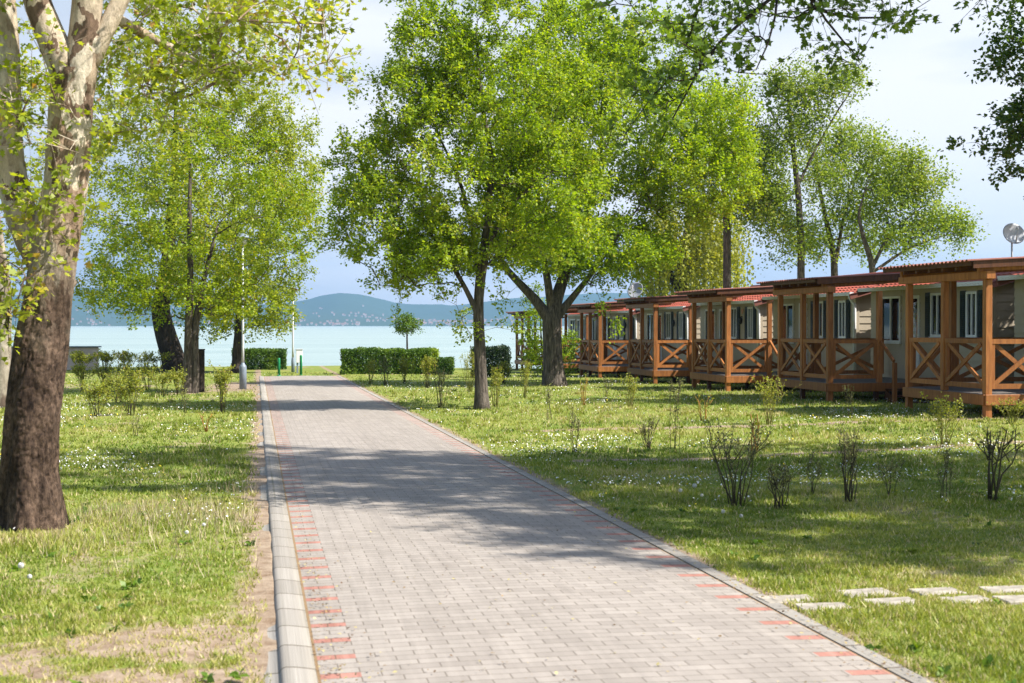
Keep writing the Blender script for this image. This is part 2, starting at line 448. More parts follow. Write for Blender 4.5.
class MB:
    def __init__(self):
        self.v = []; self.f = []; self.sm = []
    def add(self, vs, fs, smooth=False):
        b = len(self.v)
        self.v.extend([tuple(p) for p in vs])
        self.f.extend([tuple(b + i for i in q) for q in fs])
        self.sm.extend([smooth] * len(fs))
        return self
    def box(self, x0, x1, y0, y1, z0, z1):
        vs = [(x0, y0, z0), (x1, y0, z0), (x1, y1, z0), (x0, y1, z0), (x0, y0, z1), (x1, y0, z1), (x1, y1, z1), (x0, y1, z1)]
        return self.add(vs, [(0, 3, 2, 1), (4, 5, 6, 7), (0, 1, 5, 4), (1, 2, 6, 5), (2, 3, 7, 6), (3, 0, 4, 7)])
    def cbox(self, c, s):
        return self.box(c[0] - s[0] / 2, c[0] + s[0] / 2, c[1] - s[1] / 2, c[1] + s[1] / 2, c[2] - s[2] / 2, c[2] + s[2] / 2)
    def bevbox(self, x0, x1, y0, y1, z0, z1, b=0.008):
        """box with its four long vertical and top edges chamfered"""
        pts = []
        def ring(i, z):
            return [(x0 + i + b, y0 + i, z), (x1 - i - b, y0 + i, z), (x1 - i, y0 + i + b, z), (x1 - i, y1 - i - b, z),
                    (x1 - i - b, y1 - i, z), (x0 + i + b, y1 - i, z), (x0 + i, y1 - i - b, z), (x0 + i, y0 + i + b, z)]
        rs = [ring(b, z0), ring(0, z0 + b), ring(0, z1 - b), ring(b, z1)]
        vs = [p for r in rs for p in r]
        fs = []
        for k in range(3):
            for i in range(8):
                j = (i + 1) % 8
                fs.append((k * 8 + i, k * 8 + j, k * 8 + 8 + j, k * 8 + 8 + i))
        fs.append(tuple(reversed(range(8)))); fs.append(tuple(24 + i for i in range(8)))
        return self.add(vs, fs)
    def bar(self, p0, p1, w, d, up=(0, 0, 1)):
        p0 = Vector(p0); p1 = Vector(p1); t = (p1 - p0).normalized(); u = Vector(up)
        a = t.cross(u)
        if a.length < 1e-4: a = t.cross(Vector((1, 0, 0)))
        a.normalize(); b = a.cross(t).normalized()
        vs = []
        for p in (p0, p1):
            for sa, sb in ((-1, -1), (1, -1), (1, 1), (-1, 1)):
                vs.append(p + a * (sa * w / 2) + b * (sb * d / 2))
        return self.add(vs, [(0, 1, 2, 3), (7, 6, 5, 4), (0, 4, 5, 1), (1, 5, 6, 2), (2, 6, 7, 3), (3, 7, 4, 0)])
    def tube(self, pts, radii, n=8, cap=True, smooth=True):
        pts = [Vector(p) for p in pts]
        if not hasattr(radii, '__len__'): radii = [radii] * len(pts)
        vs = []; fs = []; a = None
        for i, p in enumerate(pts):
            t = (pts[min(i + 1, len(pts) - 1)] - pts[max(i - 1, 0)])
            if t.length < 1e-7: t = Vector((0, 0, 1))
            t.normalize()
            if a is None:
                a = t.orthogonal().normalized()
            else:
                a = (a - t * a.dot(t))
                if a.length < 1e-5: a = t.orthogonal()
                a.normalize()
            b = t.cross(a)
            for k in range(n):
                an = 2 * math.pi * k / n
                vs.append(p + (a * math.cos(an) + b * math.sin(an)) * radii[i])
        for i in range(len(pts) - 1):
            for k in range(n):
                j = (k + 1) % n
                fs.append((i * n + k, i * n + j, (i + 1) * n + j, (i + 1) * n + k))
        if cap:
            fs.append(tuple(reversed(range(n)))); fs.append(tuple((len(pts) - 1) * n + k for k in range(n)))
        return self.add(vs, fs, smooth)
    def lathe(self, prof, n=20, c=(0, 0, 0), smooth=True):
        vs = []; fs = []
        for r, z in prof:
            for k in range(n):
                an = 2 * math.pi * k / n
                vs.append((c[0] + r * math.cos(an), c[1] + r * math.sin(an), c[2] + z))
        for i in range(len(prof) - 1):
            for k in range(n):
                j = (k + 1) % n
                fs.append((i * n + k, i * n + j, (i + 1) * n + j, (i + 1) * n + k))
        fs.append(tuple(reversed(range(n)))); fs.append(tuple((len(prof) - 1) * n + k for k in range(n)))
        return self.add(vs, fs, smooth)
    def build(self, name, mat=None, parent=None, loc=None):
        me = bpy.data.meshes.new(name)
        me.from_pydata(self.v, [], self.f)
        me.polygons.foreach_set('use_smooth', self.sm)
        me.update()
        return link(name, me, mat, parent, loc)

def interp(xs, ys, x):
    return np.interp(x, xs, ys)

# ------------------------------------------------------------------ the setting
PX0, PX1 = 0.29, 3.13          # inner edge of the kerb, outer edge of the path's flush border
PY0, PY1 = -4.0, 54.6

def bare(x, y):
    """0 lush grass .. 1 bare soil, the wear of the lawn"""
    x = np.asarray(x, float); y = np.asarray(y, float)
    n1 = fbm(x * 0.9 + 3, y * 0.55 + 8, 4)
    n2 = fbm(x * 3.1, y * 2.3, 3)
    b = sstep(0.55, 0.78, n1 * 0.7 + n2 * 0.3) * np.where(x > 3, 0.35, 0.6)
    n3 = fbm(x * 7.0 + 2, y * 5.0, 3)
    near = 0.85 * np.exp(-np.clip(y - 7.5, 0, None) / 3.0) * (x < 1) * sstep(0.42, 0.62, n2 * 0.35 + n1 * 0.25 + n3 * 0.4)
    edge_l = np.exp(-((x - 0.10) / (0.06 + 0.36 * fbm(y * 1.7 + 40, y * 0 + 3, 3) * np.clip(14 / np.maximum(y, 6), 0.45, 1.0))) ** 2) * (x < 0.2) * (0.5 + 0.9 * n2)
    edge_r = np.exp(-((x - PX1 - 0.02) / 0.12) ** 2) * 0.75 * (n2 + 0.35)
    # trodden tracks across the right-hand lawn
    t1 = np.exp(-((y - 23.2 - 0.4 * np.sin(x * 0.5)) / 0.28) ** 2) * (x > 4.5) * (0.5 + 0.7 * n2)
    t2 = np.exp(-((y - 17.8 - 0.2 * np.sin(x * 0.7)) / 0.2) ** 2) * (x > 4.0) * (0.5 + 0.7 * n2)
    t3 = np.exp(-(((x + 0.6) ** 2) / 0.7 + ((y - 44.5) ** 2) / 14.0)) * 1.1
    return np.clip(np.maximum.reduce([b, near, edge_l, edge_r, t1, t2, t3]), 0, 1)

def build_lawn():
    xs = np.unique(np.concatenate([np.linspace(-140, -30, 12), np.linspace(-30, -5, 40), np.linspace(-5, 14, 150), np.linspace(14, 34, 40), np.linspace(34, 170, 14),
                                   np.array([0.06, 0.115, 0.13, PX0 + 0.01, PX1 - 0.01, PX1 + 0.01])]))
    ys = np.unique(np.concatenate([np.linspace(-40, 4, 14), np.linspace(4, 30, 210), np.linspace(30, 58, 90), np.linspace(58, 72, 24), np.array([73, 74, 76, 90])]))
    X, Y = np.meshgrid(xs, ys)
    Z = g(X, Y)
    Z = Z + (fbm(X * 1.3, Y * 1.3, 3) - 0.5) * 0.05
    onpath = (X > 0.12) & (X < PX1 - 0.005) & (Y < PY1)
    Z = np.where(onpath, g(X, Y) - 0.09, Z)
    lft = sstep(-1.2, 0.03, X) * (X <= 0.12) * (Y < PY1)
    Z = Z - lft * 0.008
    rgt = (X > PX1 - 0.005) & (X < PX1 + 0.3) & (Y < PY1)
    Z = np.where(rgt, g(X, Y) - 0.012 + (X - PX1) * 0.06, Z)
    Z = np.where(Y > 71.9, Z - (Y - 71.5) * 0.35, Z)
    nx, ny = len(xs), len(ys)
    V = np.stack([X, Y, Z], -1).reshape(-1, 3)
    i = np.arange(nx * ny).reshape(ny, nx)
    F = np.stack([i[:-1, :-1], i[:-1, 1:], i[1:, 1:], i[1:, :-1]], -1).reshape(-1, 4)
    me = bpy.data.meshes.new('lawn')
    me.vertices.add(len(V)); me.vertices.foreach_set('co', V.astype(np.float32).ravel())
    me.loops.add(F.size); me.loops.foreach_set('vertex_index', F.astype(np.int32).ravel())
    me.polygons.add(len(F))
    me.polygons.foreach_set('loop_start', np.arange(0, F.size, 4, dtype=np.int32))
    me.polygons.foreach_set('loop_total', np.full(len(F), 4, np.int32))
    me.polygons.foreach_set('use_smooth', np.ones(len(F), bool))
    a = me.attributes.new('bare', 'FLOAT', 'POINT')
    a.data.foreach_set('value', bare(V[:, 0], V[:, 1]).astype(np.float32))
    me.update(calc_edges=True)
    m, n, l, out = new_mat('lawn_ground')
    at = n.new('ShaderNodeAttribute'); at.attribute_name = 'bare'
    v = coords(n, l)
    f1 = noise(n, l, 0.55, 5, 0.6, v)
    f2 = noise(n, l, 7.0, 6, 0.7, v)
    f3 = noise(n, l, 60.0, 3, 0.7, v)
    gr = ramp(n, l, f1, 0.35, 0.65, (0.13, 0.20, 0.026), (0.25, 0.28, 0.055))
    gr = mixrgb(n, l, ramp(n, l, f2, 0.45, 0.75), gr, (0.33, 0.31, 0.11))
    soil = ramp(n, l, f2, 0.3, 0.7, (0.21, 0.14, 0.09), (0.44, 0.35, 0.26))
    fac = n.new('ShaderNodeMath'); fac.operation = 'MULTIPLY_ADD'; fac.inputs[1].default_value = 0.9
    l.new(f2, fac.inputs[0]); l.new(at.outputs['Fac'], fac.inputs[2])
    fr = ramp(n, l, fac.outputs[0], 0.62, 0.98)
    c = mixrgb(n, l, fr, gr, soil)
    c = mixrgb(n, l, 0.6, c, ramp(n, l, f3, 0.3, 0.7, (0.5, 0.5, 0.45), (1.0, 1.0, 1.0)), 'MULTIPLY')
    principled(n, l, out, c, 0.9, 0.1, 0, bump(n, l, f2, 0.7, 0.03))
    return tag(link('lawn', me, m), kind='structure')
build_lawn()

def strip_sheet(name, prof, y0, y1, ny, mat, kind='structure', smooth=True):
    """profile [(x, dz)] swept along the path over the ground"""
    mb = MB(); vs = []; fs = []; n = len(prof)
    for k in range(ny + 1):
        y = y0 + (y1 - y0) * k / ny
        for x, dz in prof: vs.append((x, y, -0.0053 * y + dz))
    for k in range(ny):
        for i in range(n - 1):
            fs.append((k * n + i, k * n + i + 1, (k + 1) * n + i + 1, (k + 1) * n + i))
    mb.add(vs, fs, smooth)
    o = mb.build(name, mat)
    if kind: o['kind'] = kind
    return o

def path_mat():
    m, n, l, out = new_mat('concrete_pavers')
    tc = n.new('ShaderNodeTexCoord')
    sx = n.new('ShaderNodeSeparateXYZ'); l.new(tc.outputs['Object'], sx.inputs[0])
    mp = n.new('ShaderNodeMapping'); mp.inputs['Location'].default_value = (-PX0 - 0.003, 0, 0)
    l.new(tc.outputs['Object'], mp.inputs['Vector'])
    br = n.new('ShaderNodeTexBrick')
    br.offset = 0.5; br.offset_frequency = 2; br.squash = 1.0
    br.inputs['Scale'].default_value = 1.0
    br.inputs['Mortar Size'].default_value = 0.0045
    br.inputs['Mortar Smooth'].default_value = 0.4
    br.inputs['Bias'].default_value = 0.0
    br.inputs['Brick Width'].default_value = 0.2
    br.inputs['Row Height'].default_value = 0.1
    br.inputs['Color1'].default_value = (0.325, 0.287, 0.248, 1)
    br.inputs['Color2'].default_value = (0.39, 0.347, 0.302, 1)
    br.inputs['Mortar'].default_value = (0.19, 0.16, 0.13, 1)
    l.new(mp.outputs[0], br.inputs['Vector'])
    # every fourth course ends in a red paver at both sides
    def math_(op, a, b=None):
        q = n.new('ShaderNodeMath'); q.operation = op
        for s, v in ((0, a), (1, b)):
            if v is None: continue
            if isinstance(v, (int, float)): q.inputs[s].default_value = v
            else: l.new(v, q.inputs[s])
        return q.outputs[0]
    course = math_('FLOOR', math_('DIVIDE', sx.outputs['Y'], 0.1))
    k4 = math_('FLOORED_MODULO', course, 4.0)
    isred = math_('LESS_THAN', math_('ABSOLUTE', k4), 0.5)
    left = math_('LESS_THAN', sx.outputs['X'], PX0 + 0.205)
    right = math_('GREATER_THAN', sx.outputs['X'], PX1 - 0.32)
    side = math_('MAXIMUM', left, right)
    red = math_('MULTIPLY', isred, side)
    f = noise(n, l, 40.0, 4, 0.7)
    f1 = noise(n, l, 0.7, 4, 0.6)
    f4 = noise(n, l, 5.0, 4, 0.6)
    redc = ramp(n, l, f, 0.3, 0.7, (0.36, 0.16, 0.12), (0.46, 0.23, 0.18))
    c = mixrgb(n, l, red, br.outputs['Color'], redc)
    mortar = math_('MULTIPLY', br.outputs['Fac'], red)
    c = mixrgb(n, l, mortar, c, (0.2, 0.12, 0.08))
    c = mixrgb(n, l, 0.5, c, ramp(n, l, f1, 0.3, 0.7, (0.78, 0.77, 0.76), (1.0, 1.0, 1.0)), 'MULTIPLY')
    c = mixrgb(n, l, 0.6, c, ramp(n, l, f, 0.3, 0.7, (0.72, 0.72, 0.72), (1.0, 1.0, 1.0)), 'MULTIPLY')
    c = mixrgb(n, l, 0.4, c, ramp(n, l, f4, 0.3, 0.62, (0.72, 0.71, 0.7), (1.0, 1.0, 1.0)), 'MULTIPLY')
    # mossy joint against the kerb and against the border
    jl = math_('LESS_THAN', sx.outputs['X'], PX0 + 0.010)
    jr = math_('LESS_THAN', math_('ABSOLUTE', math_('SUBTRACT', sx.outputs['X'], PX1 - 0.108)), 0.009)
    c = mixrgb(n, l, math_('MAXIMUM', jl, jr), c, ramp(n, l, f4, 0.3, 0.7, (0.19, 0.12, 0.06), (0.30, 0.20, 0.10)))
    inv = math_('SUBTRACT', 1.0, br.outputs['Fac'])
    principled(n, l, out, c, 0.8, 0.25, 0, bump(n, l, math_('ADD', inv, math_('MULTIPLY', f, 0.25)), 0.25, 0.005))
    return m
M['path'] = path_mat()
strip_sheet('path', [(PX0 - 0.005, 0.0), (0.9, 0.012), (1.7, 0.018), (2.5, 0.012), (PX1 - 0.11, 0.002), (PX1 - 0.105, 0.0)], PY0, PY1, 60, M['path'])

def kerb_mat(name, seg):
    m, n, l, out = new_mat(name)
    tc = n.new('ShaderNodeTexCoord'); sx = n.new('ShaderNodeSeparateXYZ'); l.new(tc.outputs['Object'], sx.inputs[0])
    q = n.new('ShaderNodeMath'); q.operation = 'FLOORED_MODULO'; q.inputs[1].default_value = seg; l.new(sx.outputs['Y'], q.inputs[0])
    j = n.new('ShaderNodeMath'); j.operation = 'LESS_THAN'; j.inputs[1].default_value = 0.018; l.new(q.outputs[0], j.inputs[0])
    f = noise(n, l, 25.0, 5, 0.7); f1 = noise(n, l, 1.3, 4, 0.6)
    c = ramp(n, l, f, 0.3, 0.72, (0.31, 0.285, 0.25), (0.43, 0.40, 0.355))
    c = mixrgb(n, l, 0.8, c, ramp(n, l, f1, 0.3, 0.65, (0.66, 0.64, 0.6), (1, 1, 1)), 'MULTIPLY')
    fl = n.new('ShaderNodeMath'); fl.operation = 'DIVIDE'; fl.inputs[1].default_value = seg; l.new(sx.outputs['Y'], fl.inputs[0])
    fl2 = n.new('ShaderNodeMath'); fl2.operation = 'FLOOR'; l.new(fl.outputs[0], fl2.inputs[0])
    wh = n.new('ShaderNodeTexWhiteNoise'); wh.noise_dimensions = '1D'; l.new(fl2.outputs[0], wh.inputs['W'])
    c = mixrgb(n, l, 0.5, c, ramp(n, l, wh.outputs['Value'], 0.0, 1.0, (0.62, 0.61, 0.6), (1, 1, 1)), 'MULTIPLY')
    c = mixrgb(n, l, ramp(n, l, noise(n, l, 7.0, 6, 0.7), 0.56, 0.7), c, (0.16, 0.145, 0.10))
    c = mixrgb(n, l, j.outputs[0], c, (0.10, 0.08, 0.055))
    principled(n, l, out, c, 0.85, 0.2, 0, bump(n, l, f, 0.4, 0.006))
    return m
M['kerb'] = kerb_mat('kerb_concrete', 0.5)
# rounded kerb along the left edge of the path
prof = [(0.0, -0.06), (0.015, -0.022), (0.06, -0.012), (0.108, -0.010), (0.115, 0.005), (0.126, 0.014), (0.142, 0.018), (0.18, 0.0165), (0.23, 0.010), (PX0 - 0.006, 0.001), (PX0 - 0.004, -0.06)]
strip_sheet('kerb', prof, PY0, PY1, 60, M['kerb'])
strip_sheet('border_kerb', [(PX1 - 0.1, -0.05), (PX1 - 0.099, 0.006), (PX1 - 0.004, 0.007), (PX1, 0.002), (PX1 + 0.001, -0.05)], PY0, PY1, 60, M['kerb'], smooth=False)

# lake
def build_lake():
    xs = np.concatenate([np.linspace(-5000, -300, 10), np.linspace(-250, 350, 25), np.linspace(450, 6000, 12)])
    ys = np.concatenate([np.linspace(72.3, 400, 30), np.linspace(450, 3720, 30)])
    X, Y = np.meshgrid(xs, ys); Z = np.full_like(X, -0.95)
    V = np.stack([X, Y, Z], -1).reshape(-1, 3)
    nx, ny = len(xs), len(ys); i = np.arange(nx * ny).reshape(ny, nx)
    F = np.stack([i[:-1, :-1], i[:-1, 1:], i[1:, 1:], i[1:, :-1]], -1).reshape(-1, 4)
    me = bpy.data.meshes.new('lake_water'); me.from_pydata(V.tolist(), [], F.tolist()); me.update()
    m, n, l, out = new_mat('lake_water')
    v = coords(n, l, (0.25, 1.0, 1))
    f = noise(n, l, 1.1, 6, 0.65, v)
    f2 = noise(n, l, 0.03, 9, 0.8, coords(n, l, (0.1, 1.0, 1)))
    c = ramp(n, l, f2, 0.36, 0.64, (0.23, 0.315, 0.29), (0.36, 0.44, 0.405))
    p = principled(n, l, out, c, 0.32, 0.5, 0, bump(n, l, f, 1.0, 0.35))
    tag(link('lake_water', me, m), kind='structure')
build_lake()

# far hills across the water
HILL_U = [-900, -300, -100, 0, 90, 180, 250, 300, 340, 365, 400, 450, 520, 600, 700, 800, 1100, 1500, 2200]
HILL_V = [312, 304, 299, 296, 291, 297, 308, 303, 294, 296, 304, 305, 299, 296, 299, 303, 306, 302, 312]
def hill_h(x, y):
    """height of the terrain across the lake at world x, y"""
    ang = np.arctan2(x, y) - R(10.2)
    u = 512 + np.tan(np.clip(ang, -1.2, 1.2)) * FPX
    v = np.interp(u, HILL_U, HILL_V)
    ridge = (326 - v) / FPX * 5000 * 1.02
    t = np.clip((y - 3640) / 1360.0, 0, 1.6)
    shape = np.where(t < 1, t ** 1.25, 1 - 0.25 * (t - 1))
    nz = (fbm(x * 0.0021 + 5, y * 0.0021, 4) - 0.5) * 60 + (fbm(x * 0.011, y * 0.011, 3) - 0.5) * 14
    return -1.5 + ridge * shape + nz * np.clip(t * 1.6, 0, 1) * (1 - np.clip(np.abs(t - 1) < 0.0, 0, 1))
def build_hills():
    xs = np.linspace(-4200, 6200, 300); ys = np.concatenate([np.linspace(3600, 5100, 46), np.linspace(5200, 5900, 6)])
    X, Y = np.meshgrid(xs, ys); Z = hill_h(X, Y)
    V = np.stack([X, Y, Z], -1).reshape(-1, 3)
    nx, ny = len(xs), len(ys); i = np.arange(nx * ny).reshape(ny, nx)
    F = np.stack([i[:-1, :-1], i[:-1, 1:], i[1:, 1:], i[1:, :-1]], -1).reshape(-1, 4)
    me = bpy.data.meshes.new('hills'); me.from_pydata(V.tolist(), [], F.tolist())
    me.polygons.foreach_set('use_smooth', np.ones(len(F), bool)); me.update()
    m, n, l, out = new_mat('wooded_hills')
    f = noise(n, l, 0.012, 6, 0.65); f2 = noise(n, l, 0.004, 4, 0.6)
    c = ramp(n, l, f, 0.35, 0.65, (0.015, 0.035, 0.016), (0.09, 0.13, 0.05))
    c = mixrgb(n, l, ramp(n, l, f2, 0.52, 0.62), c, (0.21, 0.21, 0.12))
    principled(n, l, out, c, 0.9, 0.1, 0, bump(n, l, f, 1.0, 12.0))
    tag(link('hills', me, m), kind='structure')
build_hills()

def build_town():
    wv = []; rv = []
    r = random.Random(5)
    spots = 0
    walls = MB(); roofs = MB()
    while spots < 480:
        y = 3660 + abs(r.gauss(0, 1)) * 430
        if y > 4700: continue
        ucen = r.choice([300, 380, 430, 480, 560, 620, 350, 400, 20, 120])
        u = r.gauss(ucen, 90)
        x = math.tan(math.atan((u - 512) / FPX) + R(10.2)) * y
        if float(fbm(np.array(x * 0.006), np.array(y * 0.006), 3)) < 0.40: continue
        z = float(hill_h(np.array(x), np.array(y)))
        w, d, h = r.uniform(3, 6.5), r.uniform(4, 7), r.uniform(2, 3.4)
        walls.box(x - w / 2, x + w / 2, y - d / 2, y + d / 2, z - 3, z + h)
        e = 0.4
        vs = [(x - w / 2 - e, y - d / 2 - e, z + h), (x + w / 2 + e, y - d / 2 - e, z + h), (x + w / 2 + e, y + d / 2 + e, z + h), (x - w / 2 - e, y + d / 2 + e, z + h), (x - w / 2 - e, y, z + h + 2), (x + w / 2 + e, y, z + h + 2)]
        roofs.add(vs, [(0, 1, 5, 4), (2, 3, 4, 5), (0, 4, 3), (1, 2, 5), (0, 3, 2, 1)])
        spots += 1
    wm = simple_mat('town_walls', (0.46, 0.44, 0.41), 0.8, 0.2, 0, 0.2, 0.02, 0)
    rm = simple_mat('town_roofs', (0.27, 0.17, 0.13), 0.8, 0.2, 0, 0.3, 0.02, 0)
    o = walls.build('far_town', wm)
    tag(o, 'pale specks of a distant town on the far shore below the blue hills', 'town', kind='stuff')
    ro = roofs.build('town_roof', rm, o); ro['kind'] = 'stuff'
build_town()

# ------------------------------------------------------------------ vegetation machinery
def unit(a):
    return a / np.maximum(np.linalg.norm(a, axis=-1, keepdims=True), 1e-9)

LEAF = {
    'kite': np.array([(0, 0, 0), (0.42, 0.36, 0.09), (1, 0, 0), (0.42, -0.36, 0.09)]),
    'lobe': np.array([(0, 0, 0), (0.12, 0.42, 0.05), (0.38, 0.26, 0.02), (0.62, 0.52, 0.06), (0.66, 0.2, 0.0), (1.0, 0, -0.08),
                      (0.66, -0.2, 0.0), (0.62, -0.52, 0.06), (0.38, -0.26, 0.02), (0.12, -0.42, 0.05)]),
    'slim': np.array([(0, 0, 0), (0.4, 0.12, 0.02), (1, 0, 0), (0.4, -0.12, 0.02)]),
}
def leaves(name, pos, axis, size, mat, parent, shape='kite', up=0.7, tint=None, rg=rng):
    n = len(pos)
    nr = unit(rg.normal(size=(n, 3)) * 0.62 + np.array([0, 0, up]))
    ax = unit(axis - nr * np.sum(axis * nr, 1, keepdims=True))
    bi = np.cross(nr, ax)
    L = LEAF[shape]; k = len(L)
    s = size[:, None]
    V = np.empty((n, k, 3))
    for i in range(k):
        V[:, i] = pos + s * (ax * L[i, 0] + bi * L[i, 1] + nr * L[i, 2])
    if tint is None: tint = np.clip(rg.normal(0.45, 0.22, n), 0, 0.97)
    me = np_mesh(name, V.reshape(-1, 3), k, tint=tint)
    return link(name, me, mat, parent)

def lumpy_tips(lumps, n, rg, shell=0.55):
    """tips spread through a set of ellipsoids [(centre, radii, weight)]"""
    w = np.array([q[2] for q in lumps], float); w /= w.sum()
    pick = rg.choice(len(lumps), n, p=w)
    d = unit(rg.normal(size=(n, 3)))
    rr = rg.random(n) ** (1.0 / 3.0 * shell * 1.2)
    c = np.array([q[0] for q in lumps], float)[pick]; r = np.array([q[1] for q in lumps], float)[pick]
    return c + d * r * rr[:, None]

def grow(fixed, tips, rg, zmin=1.5, rtip=0.006, step=0.4, expo=2.25, lift=0.55, wob=0.07, arch=0.10):
    """fixed: list of (points, radii) polylines, the first is the trunk. returns node arrays"""
    P = []; par = []; rad = []; fx = []
    for li, (pts, rs) in enumerate(fixed):
        pts = np.array(pts, float); rs = np.array(rs, float)
        seg = np.linalg.norm(np.diff(pts, axis=0), axis=1); cum = np.concatenate([[0], np.cumsum(seg)])
        nn = max(3, int(cum[-1] / 0.22))
        t = np.linspace(0, cum[-1], nn)
        # smooth interpolation through the points
        q = np.stack([np.interp(t, cum, pts[:, k]) for k in range(3)], 1)
        for _ in range(2):
            q[1:-1] = 0.5 * q[1:-1] + 0.25 * (q[:-2] + q[2:])
        rr = np.interp(t, cum, rs)
        if li == 0: prev = -1
        else:
            prev = int(np.argmin(np.linalg.norm(np.array(P) - q[0], axis=1)))
        for k in range(nn):
            P.append(q[k]); par.append(prev); rad.append(rr[k]); fx.append(li); prev = len(P) - 1
    nfix = len(P)
    cap = nfix + len(tips) * 40
    A = np.zeros((cap, 3)); A[:nfix] = np.array(P); cnt = nfix
    ok = np.zeros(cap, bool); ok[:nfix] = A[:nfix, 2] > zmin
    par = par + [0] * (cap - nfix)
    d0 = np.min(np.linalg.norm(tips[:, None] - A[None, :nfix], axis=2), axis=1)
    ends = []
    for ti in np.argsort(d0):
        tip = tips[ti]
        dv = tip - A[:cnt]
        dist = np.linalg.norm(dv, axis=1)
        dh = np.hypot(dv[:, 0], dv[:, 1])
        cost = dist + lift * np.maximum(0, -dv[:, 2] + 0.35 * dh) + np.where(ok[:cnt], 0, 1e6)
        k = int(np.argmin(cost)); dist = dist[k]
        nm = max(2, int(dist / step) + 1)
        base = A[k].copy(); side = rg.normal(size=3) * wob * dist
        prev = k
        for j in range(1, nm + 1):
            t = j / nm
            p = base + (tip - base) * t + np.array([0, 0, 1]) * arch * dist * math.sin(math.pi * t) + side * math.sin(math.pi * t) + rg.normal(size=3) * 0.02 * (t < 1)
            A[cnt] = p; par[cnt] = prev; ok[cnt] = True; prev = cnt; cnt += 1
        ends.append(prev)
    A = A[:cnt]; par = par[:cnt]
    acc = np.zeros(cnt); r = np.zeros(cnt); r[:nfix] = rad
    for i in range(cnt - 1, nfix - 1, -1):
        r[i] = max(acc[i], rtip ** expo) ** (1 / expo)
        acc[par[i]] += r[i] ** expo
    # no branch thicker than what carries it
    for i in range(nfix, cnt):
        r[i] = min(r[i], 0.85 * r[par[i]] if par[i] < nfix else r[par[i]])
    return A, par, r, nfix, ends, fx

def skeleton_mesh(mb, A, par, r, nfix, fx, trunk_n=14, rough=0.0, rg=rng, minr=0.0):
    cnt = len(A)
    kids = [[] for _ in range(cnt)]
    for i in range(nfix, cnt): kids[par[i]].append(i)
    for li in sorted(set(fx)):
        ids = [i for i in range(nfix) if fx[i] == li]
        pts = [A[i] for i in ids]; rr = [r[i] for i in ids]
        if li > 0 and par[ids[0]] >= 0: pts = [A[par[ids[0]]]] + pts; rr = [rr[0]] + rr
        mb.tube(pts, rr, trunk_n if li == 0 else max(8, trunk_n - 4))
    starts = []
    for i in range(cnt):
        if not kids[i]: continue
        ks = sorted(kids[i], key=lambda q: -r[q])
        if i < nfix: starts += ks
        else: starts += ks[1:]
    for s in starts:
        if r[s] < minr: continue
        chain = [par[s], s]; c = s
        while kids[c]:
            c = max(kids[c], key=lambda q: r[q])
            chain.append(c)
        rr = [min(r[chain[0]], r[s] * 1.25)] + [r[q] for q in chain[1:]]
        rr[-1] *= 0.5
        n = 9 if r[s] > 0.06 else 6 if r[s] > 0.02 else 4
        mb.tube([A[q] for q in chain], rr, n, cap=False)

def shoots(A, par, r, ends, nfix, rg, per=4, length=(0.3, 0.6), inner_r=0.016, per_inner=1, upd=0.35, droop=0.0):
    """short leafy shoots at the twig ends: returns start and end points"""
    S = []; E = []
    idx = []
    endset = set(ends)
    for i in range(nfix, len(A)):
        k = per if i in endset else (per_inner if r[i] < inner_r else 0)
        idx += [i] * k
    idx = np.array(idx)
    d = unit(A[idx] - A[np.array(par)[idx]])
    dirs = unit(d * 0.75 + rg.normal(size=(len(idx), 3)) * 0.6 + np.array([0, 0, upd]))
    Ls = rg.uniform(length[0], length[1], len(idx))
    S = A[idx]; E = S + dirs * Ls[:, None] - np.array([0, 0, 1]) * (droop * Ls)[:, None]
    return S, E

def leaf_points(S, E, lps, rg, spread=0.05, t0=0.15):
    n = len(S)
    t = t0 + (1 - t0) * rg.random((n, lps))
    p = S[:, None] + (E - S)[:, None] * t[:, :, None]
    p = p + rg.normal(size=p.shape) * spread
    ax = (E - S)[:, None] / np.maximum(np.linalg.norm(E - S, axis=1), 1e-6)[:, None, None] * 0.5 + rg.normal(size=p.shape) * 0.6 + np.array([0, 0, -0.35])
    return p.reshape(-1, 3), ax.reshape(-1, 3)

def shoot_mesh(mb, S, E, r=0.004):
    for s, e in zip(S, E):
        mb.tube([s, e], [r, r * 0.4], 3, cap=False)

